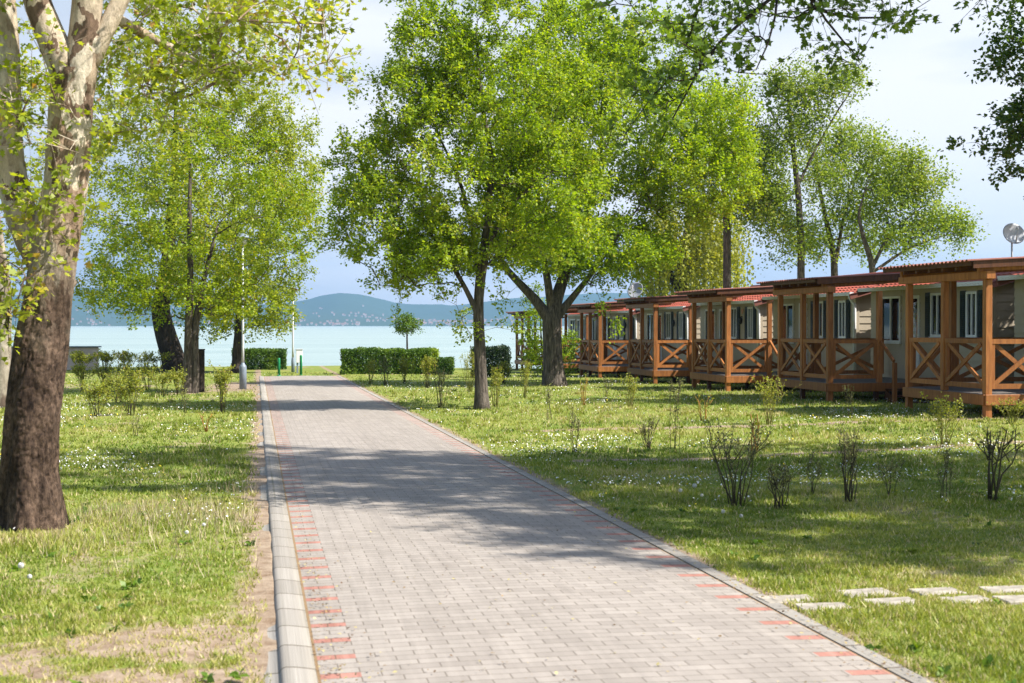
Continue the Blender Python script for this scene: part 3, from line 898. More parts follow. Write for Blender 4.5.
def make_tree(name, label, cat, base, fixed, lumps, ntips, leaf, bark, seed, per=4, lps=9, size=(0.07, 0.11), zmin=1.5,
              group=None, shape='kite', shell=0.6, slen=(0.3, 0.6), upd=0.35, lift=0.55, arch=0.1, extra_tips=None, twigs=True, trunk_n=14,
              per_inner=1, spread=0.05, up=0.7, tint_mu=0.45, droop=0.0, rtip=0.006, wob=0.07, flare=1.5, boost=None):
    """coordinates of fixed and lumps are local to base"""
    rg = np.random.default_rng(seed)
    root = empty(name, base, label, cat, group)
    tips = lumpy_tips(lumps, ntips, rg, shell) if ntips else np.zeros((0, 3))
    if extra_tips is not None: tips = np.concatenate([tips, np.array(extra_tips, float)])
    A, par, r, nfix, ends, fx = grow(fixed, tips, rg, zmin, lift=lift, arch=arch, rtip=rtip, wob=wob)
    # root flare
    for i in range(nfix):
        if fx[i] == 0:
            r[i] *= 1 + (flare - 1) * math.exp(-max(0, A[i][2]) / 0.22)
    mb = MB()
    skeleton_mesh(mb, A, par, r, nfix, fx, trunk_n, rg=rg)
    S, E = shoots(A, par, r, ends, nfix, rg, per, slen, per_inner=per_inner, upd=upd, droop=droop)
    if boost:
        fn, k = boost
        sel = np.array([fn(q) for q in S]); S2 = np.repeat(S[sel], k, 0)
        E2 = S2 + unit(rg.normal(size=S2.shape) + np.array([0, 0, .2])) * rg.uniform(slen[0], slen[1], len(S2))[:, None]
        S = np.concatenate([S, S2]); E = np.concatenate([E, E2])
    if twigs: shoot_mesh(mb, S, E)
    tr = mb.build('trunk', bark, root)
    p, ax = leaf_points(S, E, lps, rg, spread)
    # colour varies in clumps as well as leaf by leaf
    cl = fbm(p[:, 0] * 1.1 + p[:, 2] * 0.7 + seed, p[:, 1] * 1.1 - p[:, 2] * 0.9, 2)
    tint = np.clip(tint_mu + (cl - 0.5) * 0.5 + rg.normal(0, 0.17, len(p)), 0.0, 0.93)
    tint = np.where(rg.random(len(p)) < 0.004, 0.99, tint)
    leaves('crown', p, ax, rg.uniform(size[0], size[1], len(p)), leaf, root, shape, up, tint, rg)
    return root, tr, len(p)

def rough_trunk(name, pts, radii, mat, parent, sides=48, rings=140, amp=0.05, seed=0, flare=1.0, fz=1.6):
    """a thick old trunk: a swept tube, pushed in and out by ridges and burls"""
    pts = np.array(pts, float); radii = np.array(radii, float)
    seg = np.linalg.norm(np.diff(pts, axis=0), axis=1); cum = np.concatenate([[0], np.cumsum(seg)])
    t = np.linspace(0, cum[-1], rings)
    q = np.stack([np.interp(t, cum, pts[:, k]) for k in range(3)], 1)
    for _ in range(6): q[1:-1] = 0.5 * q[1:-1] + 0.25 * (q[:-2] + q[2:])
    rr = np.interp(t, cum, radii)
    an = np.linspace(0, 2 * np.pi, sides, endpoint=False)
    V = []
    for i in range(rings):
        ca, sa = np.cos(an), np.sin(an)
        big = fbm(ca * 1.1 + seed + 20, sa * 1.1 + t[i] * 0.9, 3) - 0.5
        med = fbm(ca * 2.6 + seed + 40 + sa, sa * 2.6 + t[i] * fz * 1.7, 3) - 0.5
        rid = fbm(an * 3.0 + 7 * np.sin(t[i] * 0.5) * 0.1, np.full(sides, t[i] * 0.7 + seed), 3) - 0.5
        rid = rid * (0.5 - 0.5 * np.cos(an))          # fade over the seam
        pl = fbm(ca * 9.0 + 31 + seed, sa * 9.0 + t[i] * 7.5, 3) + 0.6 * fbm(ca * 9.0 + 11, t[i] * 16.0 + sa * 9.0, 2)
        rid = rid - 0.5 * np.clip(np.abs(pl - 0.8) * -6 + 1, 0, 1) * (0.4 + 0.6 * math.exp(-max(0, t[i] - 1.6)))
        h = max(0.0, t[i])
        fl = 1 + (flare - 1) * math.exp(-h / 0.3) * (0.65 + 0.9 * np.abs(np.sin(an * 2.5 + seed)))
        r = rr[i] * fl * (1 + amp * 5 * big + amp * 2.6 * med) + amp * 0.35 * rid
        V.append(np.stack([q[i, 0] + r * ca, q[i, 1] + r * sa, np.full(sides, q[i, 2])], 1))
    V = np.concatenate(V)
    i = np.arange(rings * sides).reshape(rings, sides); j = np.roll(i, -1, axis=1)
    F = np.stack([i[:-1], j[:-1], j[1:], i[1:]], -1).reshape(-1, 4)
    return V, F

# ------------------------------------------------------------------ trees
def loc(u, v, D, base):
    return tuple(PD(u, v, D) - base)

# --- big plane tree, left foreground
def plane_left():
    b = PG(34, 528)
    D = b.y
    root = empty('plane_tree', b, 'big old plane tree with thick mottled trunk at the left edge of the photo', 'tree')
    trunk = [(0, 0, -0.15), loc(30, 470, D, b), loc(34, 400, D, b), loc(43, 330, D, b), loc(55, 250, D, b), loc(66, 180, D, b), loc(72, 120, D, b), loc(74, 70, D, b)]
    trad = [0.265, 0.24, 0.238, 0.225, 0.20, 0.178, 0.168, 0.165]
    V, F = rough_trunk('trunk', trunk, trad, None, None, 128, 460, 0.08, 3, 1.24)
    mb = MB(); mb.add(V.tolist(), F.tolist(), True)
    # left stem that leaves the trunk at breast height and limbs at the fork
    l1 = [loc(58, 285, D, b), loc(38, 250, D + .1, b), loc(16, 212, D + .2, b), loc(8, 150, D + .3, b), loc(8, 60, D + .4, b), loc(2, -20, D + .5, b), loc(-10, -160, D + .6, b)]
    l1r = [0.16, 0.15, 0.135, 0.115, 0.11, 0.10, 0.06]
    l2 = [loc(74, 90, D, b), loc(58, 50, D, b), loc(38, 10, D, b), loc(20, -60, D + .2, b), loc(-20, -200, D + .4, b), loc(-40, -340, D + .4, b)]
    l2r = [0.15, 0.125, 0.115, 0.105, 0.08, 0.03]
    l3 = [loc(76, 90, D, b), loc(86, 40, D, b), loc(88, -10, D, b), loc(92, -120, D - .2, b), loc(80, -300, D - .3, b), loc(90, -440, D, b)]
    l3r = [0.16, 0.135, 0.125, 0.115, 0.08, 0.03]
    l4 = [loc(92, 60, D, b), loc(106, 26, D, b), loc(124, -4, D, b), loc(160, -90, D + .4, b), loc(240, -220, D + .8, b), loc(280, -300, D + 1, b)]
    l4r = [0.085, 0.08, 0.075, 0.065, 0.045, 0.02]
    l5 = [loc(112, 16, D, b), loc(140, 36, D + .2, b), loc(172, 44, D + .4, b), loc(196, 60, D + .6, b), loc(220, 80, D + .7, b), loc(228, 84, D + .8, b)]
    l5r = [0.05, 0.042, 0.036, 0.028, 0.02, 0.012]
    l6 = [loc(220, 80, D + .7, b), loc(206, 90, D + .6, b), loc(188, 96, D + .5, b)]
    l7 = [loc(60, 260, D, b), loc(100, 120, D + .6, b), loc(150, 108, D + .9, b), loc(208, 100, D + 1.1, b)]
    fixed = [(trunk, trad), (l1, l1r), (l2, l2r), (l3, l3r), (l4, l4r), (l5, l5r), (l6, [.018, .016, .01])]
    rg = np.random.default_rng(21)
    tips = lumpy_tips([((-0.5, 0, 6.2), (2.6, 2.6, 1.8), 3), ((0.9, 0.6, 5.6), (1.8, 1.8, 1.2), 2)], 90, rg, 0.7)
    ex = []
    for _ in range(95):      # leafy twigs over the top left of the view
        u = rg.uniform(95, 330); v = rg.uniform(-30, 150) * (1 - (u - 95) / 420)
        ex.append(loc(u, v, D + rg.uniform(-0.3, 2.2), b))
    for _ in range(24):      # low shoots round the left stem
        ex.append(loc(rg.uniform(-40, 60), rg.uniform(-20, 330), D + rg.uniform(-0.7, 0.3), b))
    for (u, v) in ((22, 270), (40, 270), (52, 232), (8, 330), (55, 190), (70, 150), (30, 200), (18, 300), (64, 195), (20, 120), (12, 100)):
        ex.append(loc(u, v, D - 0.45, b))
    tips = np.concatenate([tips, np.array(ex)])
    A, par, r, nfix, ends, fx = grow(fixed, tips, rg, 1.2, lift=0.15, arch=0.03, wob=0.09)
    kids = [[] for _ in A]
    mb2 = MB()
    skeleton_mesh(mb2, A, par, r, nfix, [q if q > 0 else 0 for q in fx], 12)
    # drop the plain tube of the main trunk, the rough one replaces it
    nring = len([i for i in range(nfix) if fx[i] == 0])
    nv = nring * 12
    keep_f = [f for f in mb2.f if min(f) >= nv]
    mb.add(mb2.v, keep_f, True)
    S, E = shoots(A, par, r, ends, nfix, rg, 4, (0.2, 0.5), per_inner=1, upd=0.25)
    shoot_mesh(mb, S, E)
    mb.build('trunk', M['plane_bark'], root)
    p, ax = leaf_points(S, E, 9, rg, 0.05)
    cl = fbm(p[:, 0] * 1.3 + p[:, 2], p[:, 1] * 1.1 - p[:, 2], 2)
    tint = np.clip(0.5 + (cl - 0.5) * 0.8 + rg.normal(0, 0.18, len(p)), 0, 0.93)
    tint = np.where(rg.random(len(p)) < 0.008, 0.99, tint)
    leaves('crown', p, ax, rg.uniform(0.035, 0.08, len(p)), M['plane'], root, 'lobe', 0.8, tint, rg)
    balls = MB()             # last year's seed balls on their stalks
    for _ in range(26):
        q = S[rg.integers(0, len(S))]
        ln = rg.uniform(0.06, 0.14)
        balls.tube([q, q - np.array([0, 0, ln])], 0.0015, 3, False)
        balls.lathe([(0.001, -0.016), (0.011, -0.012), (0.016, 0), (0.011, 0.012), (0.001, 0.016)], 8, tuple(q - np.array([0, 0, ln])))
    bo = balls.build('seed_balls', M['twig'], root); bo['kind'] = 'stuff'
    root2 = root
plane_left()

# --- pale plane trunk further back at the left edge
b = PG(2, 408)
make_tree('plane_tree', 'pale barked tree trunk standing behind the big plane tree at the far left edge', 'tree', b,
          [([(0, 0, -.1), (0.02, 0, 1.2), (0.05, 0, 2.6), (-0.2, 0.1, 4.5), (-0.3, 0.2, 7)], [0.2, 0.18, 0.17, 0.12, 0.05])],
          [((0, 0, 6.2), (2.6, 2.6, 2.2), 2), ((-0.6, 0, 4.4), (2.0, 2.0, 1.4), 1)], 150, M['plane'], M['bark_pale'], 31, per=4, lps=9, size=(0.07, 0.11), zmin=2.6, flare=1.2)

# --- old plane behind the maple at left
b = PG(172, 371)
b2 = b
make_tree('plane_tree', 'large yellow-green tree with a thick leaning dark trunk by the lake shore at left', 'tree', b,
          [([(0.15, 0, -.1), (0.05, 0, .6), (-0.25, 0, 1.5), (-0.5, 0, 2.6), (-0.2, 0.2, 4.5), (0.1, 0.3, 8), (0.2, 0, 12)], [0.55, 0.5, 0.46, 0.4, 0.3, 0.18, 0.06])],
          [((-1.6, 0, 3.4), (2.6, 2.6, 0.9), 0.8), ((-1.2, 0, 6.2), (3.6, 3.4, 2.6), 2.2), ((2.0, 0, 7.5), (3.6, 3.2, 3.6), 4), ((3.8, 0.4, 11.0), (2.6, 2.4, 2.0), 2), ((-0.6, 0, 11.5), (4.0, 3.6, 3.4), 3), ((1.5, 0, 15.0), (3.4, 3.2, 2.8), 2), ((4.8, 0, 8.2), (1.9, 2, 1.4), 1)],
          600, M['plane'], M['bark_dark'], 32, per=5, lps=22, size=(0.08, 0.15), zmin=2.4, slen=(0.4, 0.9), spread=0.1, twigs=False, flare=1.15, rtip=0.01)

# --- green maple at left
b = PG(188, 393)
make_tree('maple_tree', 'green maple with a slim twin trunk beside the dark wooden post on the left lawn', 'tree', b,
          [([(-0.05, 0, -.1), (0.0, 0, .8), (0.02, 0, 1.8), (0.08, 0, 3.2), (0.05, 0, 5), (0.1, 0.1, 7.2)], [0.135, 0.12, 0.11, 0.09, 0.06, 0.02]),
           ([(0.17, 0.05, -.1), (0.19, 0.05, .8), (0.17, 0.02, 1.7), (0.4, 0.1, 3.0), (0.8, 0.2, 4.6)], [0.13, 0.12, 0.11, 0.08, 0.03])],
          [((-1.0, 0, 3.5), (1.4, 1.6, 1.0), 2), ((0.3, 0, 5.0), (2.3, 2.2, 1.9), 4), ((2.2, 0, 4.6), (1.5, 1.6, 1.5), 2), ((0.6, 0, 6.6), (1.7, 1.7, 1.3), 2), ((3.1, -0.2, 5.2), (0.9, 0.9, 1.0), 1), ((0, 0, 2.5), (1.9, 1.4, 0.7), 2.2), ((1.4, 0, 2.6), (1.0, 1.0, 0.7), 1), ((-1.6, 0, 2.7), (0.9, 1.0, 0.5), 0.8), ((-1.9, 0, 4.6), (1.0, 1.2, 1.2), 1)],
          340, M['maple_old'], M['bark_maple'], 33, per=4, lps=18, size=(0.06, 0.105), zmin=1.6, flare=1.15, twigs=False, tint_mu=0.5)

# --- small tree behind the lamp post, in front of the left hedge
b = PG(237, 373)
make_tree('maple_tree', 'low broad yellowish tree in front of the clipped hedge, behind the nearer lamp post', 'tree', b,
          [([(0, 0, -.1), (0.0, 0, 1.0), (0.1, 0, 2.0), (0.1, 0, 3.4), (0.2, 0, 5.5)], [0.22, 0.18, 0.16, 0.1, 0.03])],
          [((-0.4, 0, 2.2), (1.9, 1.8, 0.7), 2), ((1.4, 0, 2.6), (1.3, 1.4, 0.8), 1.2), ((-0.6, 0, 3.6), (2.2, 2.0, 1.3), 3), ((1.2, 0, 4.2), (1.8, 1.7, 1.6), 2), ((-0.2, 0, 5.4), (2.2, 2.0, 1.5), 2), ((1.9, 0, 6.2), (1.5, 1.5, 1.4), 1)],
          200, M['plane'], M['bark_dark'], 34, per=5, lps=19, size=(0.08, 0.14), zmin=1.8, twigs=False, tint_mu=0.35, spread=0.09, slen=(0.35, 0.7))

# --- maple in the middle of the photo
b = PG(482, 409)
def L(u, v, dy=0.0, bb=None):
    q = b if bb is None else bb
    return loc(u, v, q.y + dy, q)
make_tree('maple_tree', 'bright green maple with a straight slim trunk on the lawn right of the path', 'tree', b,
          [([(0, 0, -.1), L(481, 380), L(480, 350), L(478, 315), L(480, 270), L(488, 220), L(492, 160), L(480, 90), L(476, 30)], [0.15, 0.132, 0.125, 0.115, 0.09, 0.075, 0.06, 0.035, 0.012]),
           ([L(479, 318), L(468, 292), L(450, 262, .2), L(432, 235, .3), L(412, 205, .4)], [0.07, 0.055, 0.045, 0.035, 0.02]),
           ([L(480, 300), L(484, 262, -.1), L(497, 225, -.2), L(520, 195, -.4), L(545, 178, -.5)], [0.08, 0.065, 0.05, 0.035, 0.02]),
           ([L(479, 285), L(473, 230, .3), L(460, 180, .6), L(436, 130, .9)], [0.06, 0.05, 0.04, 0.02])],
          [(L(392, 225), (1.25, 1.6, 1.0), 2), (L(450, 170), (1.9, 2.0, 1.7), 4), (L(545, 205), (1.6, 2.0, 1.3), 3), (L(505, 110), (2.0, 2.0, 1.7), 4), (L(440, 60), (1.0, 1.2, 1.2), 2), (L(500, 30), (1.2, 1.3, 1.1), 2),
           (L(370, 175), (0.8, 1.2, 0.8), 1), (L(570, 120), (1.3, 1.6, 1.4), 2), (L(430, 265), (1.0, 1.2, 0.5), 1.2), (L(480, 240), (1.6, 1.4, 0.7), 1.5), (L(420, 110), (0.9, 1.2, 0.9), 1.3), (L(418, 20), (0.35, 0.4, 0.7), 0.4)],
          760, M['maple'], M['bark_maple'], 35, per=6, lps=21, size=(0.045, 0.095), upd=0.6, spread=0.045, zmin=1.75, flare=1.35,
          extra_tips=[L(472, 335, -.4), L(512, 330, -.3), L(462, 318, -.2), L(446, 300, -.3), L(380, 285, .2), L(360, 262, .1), L(350, 240, 0.3), L(348, 90, 0), L(355, 80, .2), L(338, 210, 0), L(330, 240, .2), L(345, 150, 0.1), L(412, -15, 0), L(455, -20, 0), L(400, 300, -.2)], tint_mu=0.62)
bM1 = b

# --- forked maple further right
b = PG(553, 386)
make_tree('maple_tree', 'large bright green maple with a stout forked trunk in front of the far cabins', 'tree', b,
          [([(0.05, 0, -.1), L(553, 360), L(552, 335), L(551, 318), L(556, 300), L(566, 270, .3), L(585, 220, .5), L(600, 150, .6), L(610, 80, .6)], [0.36, 0.30, 0.285, 0.29, 0.2, 0.16, 0.11, 0.07, 0.02]),
           ([L(551, 322), L(536, 300), L(518, 282), L(500, 262, -.2), L(490, 230, -.3), L(500, 170, -.4)], [0.2, 0.15, 0.115, 0.09, 0.065, 0.03]),
           ([L(556, 318), L(572, 298), L(590, 276, -.2), L(612, 245, -.4), L(640, 205, -.5)], [0.16, 0.105, 0.075, 0.05, 0.02]),
           ([L(552, 312), L(546, 270, -.3), L(535, 220, -.5), L(545, 150, -.6)], [0.14, 0.11, 0.08, 0.03])],
          [(L(540, 170), (2.4, 2.6, 2.0), 3), (L(620, 130), (2.6, 2.8, 2.4), 4), (L(690, 180), (2.0, 2.2, 1.5), 3), (L(570, 70), (2.2, 2.4, 1.8), 3), (L(650, 65), (1.9, 2.0, 1.4), 2), (L(595, 252), (2.5, 2.4, 1.0), 4), (L(720, 130), (1.2, 1.6, 1.4), 1.2), (L(520, 240), (1.2, 1.6, 0.9), 1.2), (L(560, 20), (1.1, 1.4, 0.9), 0.8)],
          900, M['maple'], M['bark_maple'], 36, per=6, lps=21, size=(0.06, 0.125), upd=0.55, zmin=2.2, twigs=False, flare=1.25, spread=0.06, slen=(0.35, 0.75), trunk_n=20,
          extra_tips=[L(612, 318, -1), L(600, 300, -.8), L(590, 285, -.5), L(505, 300, -.4)], tint_mu=0.55)
bM2 = b

# --- light green bushy sapling beside the forked maple
b = PG(543, 381)
make_tree('bush', 'tall loose pale green bush beside the trunk of the forked maple', 'bush', b,
          [([(0, 0, -.05), (0, 0, .5), (-.05, 0, 1.2), (-.1, 0, 2.2), (-.15, 0, 3.0)], [0.04, 0.035, 0.03, 0.02, 0.008]),
           ([(0.5, 0.2, -.05), (0.7, 0.2, .6), (0.9, 0.2, 1.4)], [0.03, 0.025, 0.008]), ([(0.2, 0, -.05), (0.3, 0.0, .8), (0.35, 0, 1.8)], [0.03, 0.025, 0.008])],
          [((-.15, 0, 1.3), (0.6, 0.6, 1.2), 3), ((-.2, 0, 2.6), (0.45, 0.5, 0.8), 2), ((0.9, 0.3, 0.9), (0.35, 0.5, 0.9), 2), ((0.3, 0, 0.6), (0.9, 0.5, 0.6), 1)], 120, M['hedge_bright'], M['twig'], 37, per=4, lps=9,
          size=(0.06, 0.1), zmin=0.3, slen=(0.15, 0.4), twigs=False, tint_mu=0.4, flare=1.0)

# --- sapling by the water
b = PG(407, 370, 64)
make_tree('sapling', 'small round-crowned sapling on the lake shore behind the clipped hedge', 'tree', b,
          [([(0, 0, -.05), (0.02, 0, .8), (0, 0, 1.3), (0, 0, 2.4)], [0.05, 0.045, 0.04, 0.012])],
          [((0, 0, 2.0), (0.62, 0.6, 0.35), 3), ((0.1, 0, 2.35), (0.4, 0.4, 0.3), 1)], 60, M['hedge'], M['bark_dark'], 38, per=4, lps=8, size=(0.06, 0.1), zmin=1.2, slen=(0.15, 0.3), twigs=False, tint_mu=0.6, flare=1.0)

# --- airy alders behind the cabins
def alder(u, base_v_depth, label, fixed_px, lumps_px, n, seed, leaf='alder', bark='bark', size=(0.10, 0.155), per=5, lps=10, mu=0.5):
    D = base_v_depth
    x = PD(u, 325, D).x
    bb = Vector((x, D, gz(x, D)))
    fx = []
    for pts, rs in fixed_px:
        q = [loc(p[0], p[1], D + (p[2] if len(p) > 2 else 0), bb) for p in pts]
        if not fx: q = [(q[0][0], 0, -0.1)] + q; rs = [rs[0] * 1.05] + list(rs)
        fx.append((q, [0.8 * k_ for k_ in rs]))
    s = D / FPX
    lp = [(loc(c[0], c[1], D, bb), (c[2] * s, c[2] * s, c[3] * s), c[4]) for c in lumps_px]
    make_tree('alder_tree', label, 'tree', bb, fx, lp, n, M[leaf], M[bark], seed, per=per, lps=lps, size=size, zmin=4.0, twigs=False, spread=0.15,
              slen=(0.4, 1.15), tint_mu=mu, shell=1.0, lift=0.45, rtip=0.012, flare=1.1, per_inner=1)
alder(727, 62, 'dark straight trunked tree behind the cabins, right of the weeping willow', [([(727, 300), (727, 230), (724, 180), (722, 120)], [0.24, 0.22, 0.16, 0.05]), ([(727, 205), (750, 190), (775, 175)], [0.08, 0.06, 0.02])],
      [(722, 150, 40, 45, 3), (745, 205, 38, 20, 2), (690, 190, 45, 25, 2), (720, 105, 28, 24, 1.4), (765, 205, 28, 40, 2.4), (752, 150, 25, 30, 1.5)], 330, 41, mu=0.45)
alder(801, 60, 'tall airy tree with one straight trunk rising behind the second cabin roof', [([(801, 300), (801, 240), (798, 190), (792, 140), (788, 100), (790, 70)], [0.22, 0.2, 0.17, 0.13, 0.07, 0.02]),
      ([(798, 185), (815, 150), (838, 110), (856, 84)], [0.09, 0.07, 0.05, 0.015]), ([(794, 150), (775, 120), (765, 100)], [0.06, 0.05, 0.015])],
      [(792, 90, 30, 22, 2.5), (835, 95, 26, 22, 1.4), (776, 140, 26, 34, 2), (810, 130, 28, 25, 2), (770, 205, 28, 30, 1.6), (790, 245, 30, 22, 1.6), (850, 80, 10, 10, 0.5), (770, 170, 22, 40, 1.5), (820, 180, 25, 30, 1.2)], 340, 42)
alder(836, 63, 'tree with two dark stems standing right of the tallest trunk behind the cabins', [([(835, 300), (834, 255), (826, 220), (818, 180), (815, 150)], [0.22, 0.2, 0.14, 0.09, 0.03]),
      ([(836, 262), (842, 225), (852, 190), (862, 160)], [0.13, 0.1, 0.07, 0.02]), ([(832, 240), (856, 236), (880, 225)], [0.07, 0.05, 0.015])],
      [(830, 170, 32, 28, 2), (868, 165, 32, 28, 2), (850, 215, 30, 26, 1.6), (815, 235, 26, 26, 1.4), (895, 190, 24, 20, 1.2), (862, 240, 22, 22, 1), (845, 140, 20, 20, 1)], 310, 43)
alder(874, 58, 'spreading tree leaning right behind the nearest cabin roof with a wide crown', [([(874, 300), (872, 262), (864, 240), (858, 215), (868, 180)], [0.2, 0.17, 0.12, 0.08, 0.02]),
      ([(873, 266), (886, 240), (905, 220), (925, 205)], [0.11, 0.09, 0.06, 0.02]), ([(876, 270), (905, 250), (935, 238), (958, 232)], [0.09, 0.07, 0.04, 0.012])],
      [(890, 200, 32, 30, 2), (925, 190, 24, 22, 1.4), (935, 225, 26, 16, 1.6), (900, 240, 36, 14, 1.4), (912, 165, 18, 14, 0.8), (958, 232, 12, 9, 0.6), (870, 160, 20, 18, 1)], 270, 44)

# weeping willow far behind the cabins
def willow():
    D = 76
    x = PD(690, 325, D).x
    b = Vector((x, D, gz(x, D)))
    rg = np.random.default_rng(45)
    root = empty('willow_tree', b, 'yellow-green weeping willow hanging behind the cabins in the middle distance', 'tree')
    mb = MB()
    mb.tube([(0, 0, -.1), (-.2, 0, 2), (-.5, 0, 4), (-.4, 0, 6.5), (0.2, 0, 9)], [0.5, 0.42, 0.36, 0.25, 0.1], 12)
    mb.tube([(-.5, 0, 4), (-1.6, 0.2, 6.0), (-2.6, 0.2, 8)], [0.26, 0.18, 0.06], 10)
    mb.tube([(-.4, 0, 5), (1.2, -.2, 7.0), (2.4, -.3, 8.4)], [0.2, 0.15, 0.05], 10)
    P = []; AX = []
    for k in range(400):
        a = rg.uniform(0, 2 * math.pi); rr = 3.3 * math.sqrt(rg.random())
        x0, y0 = rr * math.cos(a), rr * math.sin(a)
        top = 9.0 - 0.12 * rr * rr + rg.normal() * 0.4 - 1.4 * (rg.random() < 0.4)
        ln = rg.uniform(2.5, 6.0); ln = min(ln, top - 0.8)
        n = int(ln / 0.10)
        t = np.arange(n) / n
        sw = rg.normal(size=2) * 0.15
        p = np.stack([x0 + sw[0] * t + rg.normal(size=n) * 0.05, y0 + sw[1] * t + rg.normal(size=n) * 0.05, top - ln * t], 1)
        P.append(p); AX.append(np.tile([0, 0, -1.0], (n, 1)) + rg.normal(size=(n, 3)) * 0.35)
        if k % 3 == 0: mb.tube([p[0], p[-1]], 0.008, 3, False)
    P = np.concatenate(P); AX = np.concatenate(AX)
    mb.build('trunk', M['bark_dark'], root)
    leaves('crown', P, AX, rg.uniform(0.14, 0.24, len(P)), M['willow'], root, 'kite', 0.1, None, rg)
willow()

# trees outside the frame on the right: their branches reach into the picture and their crowns shade path and lawn
def plane_right():
    b = Vector((11.3, 11.0, gz(11.3, 11.0)))
    D0 = 12.4
    q = lambda u, v, dy=0.0: loc(u, v, D0 + dy, b)
    rg = np.random.default_rng(51)
    limb = [(-0.1, 0.1, 4.4), (-2.5, 0.8, 5.2), (-4.6, 1.6, 5.35), q(790, -22), q(758, 12), q(717, 38), q(697, 74), q(676, 112), q(660, 142, .2)]
    limr = [0.11, 0.07, 0.035, 0.02, 0.016, 0.014, 0.011, 0.008, 0.004]
    sub = [q(778, -12), q(778, 20, -.2), q(772, 48, -.3), q(756, 70, -.4)]
    sub2 = [q(800, -28), q(812, 10, .2), q(836, 30, .3), q(848, 50, .3), q(862, 62, .3)]
    sub3 = [q(812, 8, .2), q(845, 20, .4), q(870, 22, .4), q(890, 18, .4), q(908, 14, .4)]
    fixed = [([(0, 0, -.1), (0, 0, 1.5), (-.1, 0.1, 3.0), (-.1, 0.1, 4.4), (0.1, 0.2, 7), (0, 0, 10.5), (-.3, 0.3, 14)], [0.36, 0.3, 0.28, 0.26, 0.19, 0.12, 0.04]),
             (limb, limr), (sub, [.014, .011, .008, .005]), (sub2, [.016, .013, .01, .008, .004]), (sub3, [.014, .012, .01, .008, .004])]
    ex = []
    for _ in range(26):
        t = rg.random() ** 0.8
        uc = 800 - 170 * t; vc = -10 + 150 * t ** 1.3
        ex.append(q(uc + rg.normal() * 30 * (1 - .4 * t), vc + rg.normal() * 20, rg.normal() * .35))
    for _ in range(11):
        ex.append(q(rg.uniform(780, 905), rg.uniform(-18, 34), rg.normal() * .3))
    ex += [q(848, 62, .3), q(858, 58, .3), q(905, 16, .4), q(838, 44, .3), q(632, 6), q(655, 20), q(640, 40), q(610, 5), q(700, 8), q(960, -6), q(985, -4), q(1010, -8)]
    make_tree('plane_tree', 'plane tree whose long drooping branch hangs across the sky at the top of the photo', 'tree', b, fixed,
              [((-0.6, 0.4, 8.2), (3.4, 4.0, 2.6), 4), ((1.0, 2.0, 7.0), (3.2, 3.4, 2.2), 2), ((-0.5, -2.4, 7.8), (2.6, 2.2, 2.0), 2), ((-2.2, 2.4, 7.4), (1.8, 2.2, 1.2), 1.2), ((0, 0.5, 10.8), (3.0, 3.2, 1.6), 2.2), ((-1.0, -3.4, 7.3), (2.6, 1.8, 1.8), 2), ((-1.2, 1.0, 13.2), (2.8, 3.2, 2.0), 2.6), ((0.4, 2.2, 5.3), (2.6, 1.5, 1.0), 1.6)],
              820, M['plane_backlit'], M['bark_dark'], 52, per=4, lps=8, size=(0.042, 0.088), zmin=3.6, shape='lobe', lift=0.1, arch=0.03, extra_tips=ex, slen=(0.2, 0.5), upd=0.15, tint_mu=0.45, boost=(lambda q_: q_[0] > -2.9, 4))
plane_right()

b = Vector((18.4, 27.6, gz(18.4, 27.6)))
make_tree('poplar_tree', 'dark green dense tree at the top right corner above the nearest cabin roof', 'tree', b,
          [([(0, 0, -.1), (0, 0, 3), (0, 0, 7), (0, 0, 13)], [0.25, 0.22, 0.17, 0.04])],
          [((-1.1, 0, 7.6), (2.0, 1.8, 1.7), 3), ((-1.3, 0, 5.6), (1.6, 1.6, 1.3), 2.4), ((-0.5, 0, 10.3), (2.0, 1.9, 2.0), 2), ((0.8, 0, 6.5), (1.8, 1.6, 2), 1)],
          380, M['poplar'], M['bark_dark'], 53, per=5, lps=13, size=(0.09, 0.13), zmin=3.0, twigs=False, shell=0.6, extra_tips=[(-3.3, 0, 5.4), (-3.8, 0, 5.5), (-2.9, 0, 5.4), (-1.9, 0, 4.3)], tint_mu=0.4)

# ------------------------------------------------------------------ cabins
CX = 12.6
def railing(mb, p0, p1, zb=0.52, zt=1.40):
    """one cross-braced panel between two points (plan), local heights"""
    p0 = Vector((p0[0], p0[1], 0)); p1 = Vector((p1[0], p1[1], 0)); t = (p1 - p0).normalized()
    up = Vector((0, 0, 1)); nrm = t.cross(up)
    P = lambda s, z: p0 + (p1 - p0) * s + up * z
    mb.bar(P(0, zt - .04), P(1, zt - .04), 0.07, 0.085, up)
    mb.bar(P(0, zb + .045), P(1, zb + .045), 0.05, 0.09, up)
    ln = (p1 - p0).length
    for s in (0.035 / ln, 1 - 0.035 / ln):
        mb.bar(P(s, zb + .09), P(s, zt - .083), 0.05, 0.07, t)
    e = 0.075 / ln
    mb.bar(P(e, zb + .09) + nrm * 0.004, P(1 - e, zt - .083) + nrm * 0.004, 0.034, 0.075, up)
    mb.bar(P(e, zt - .083) - nrm * 0.032, P(1 - e, zb + .09) - nrm * 0.032, 0.034, 0.075, up)

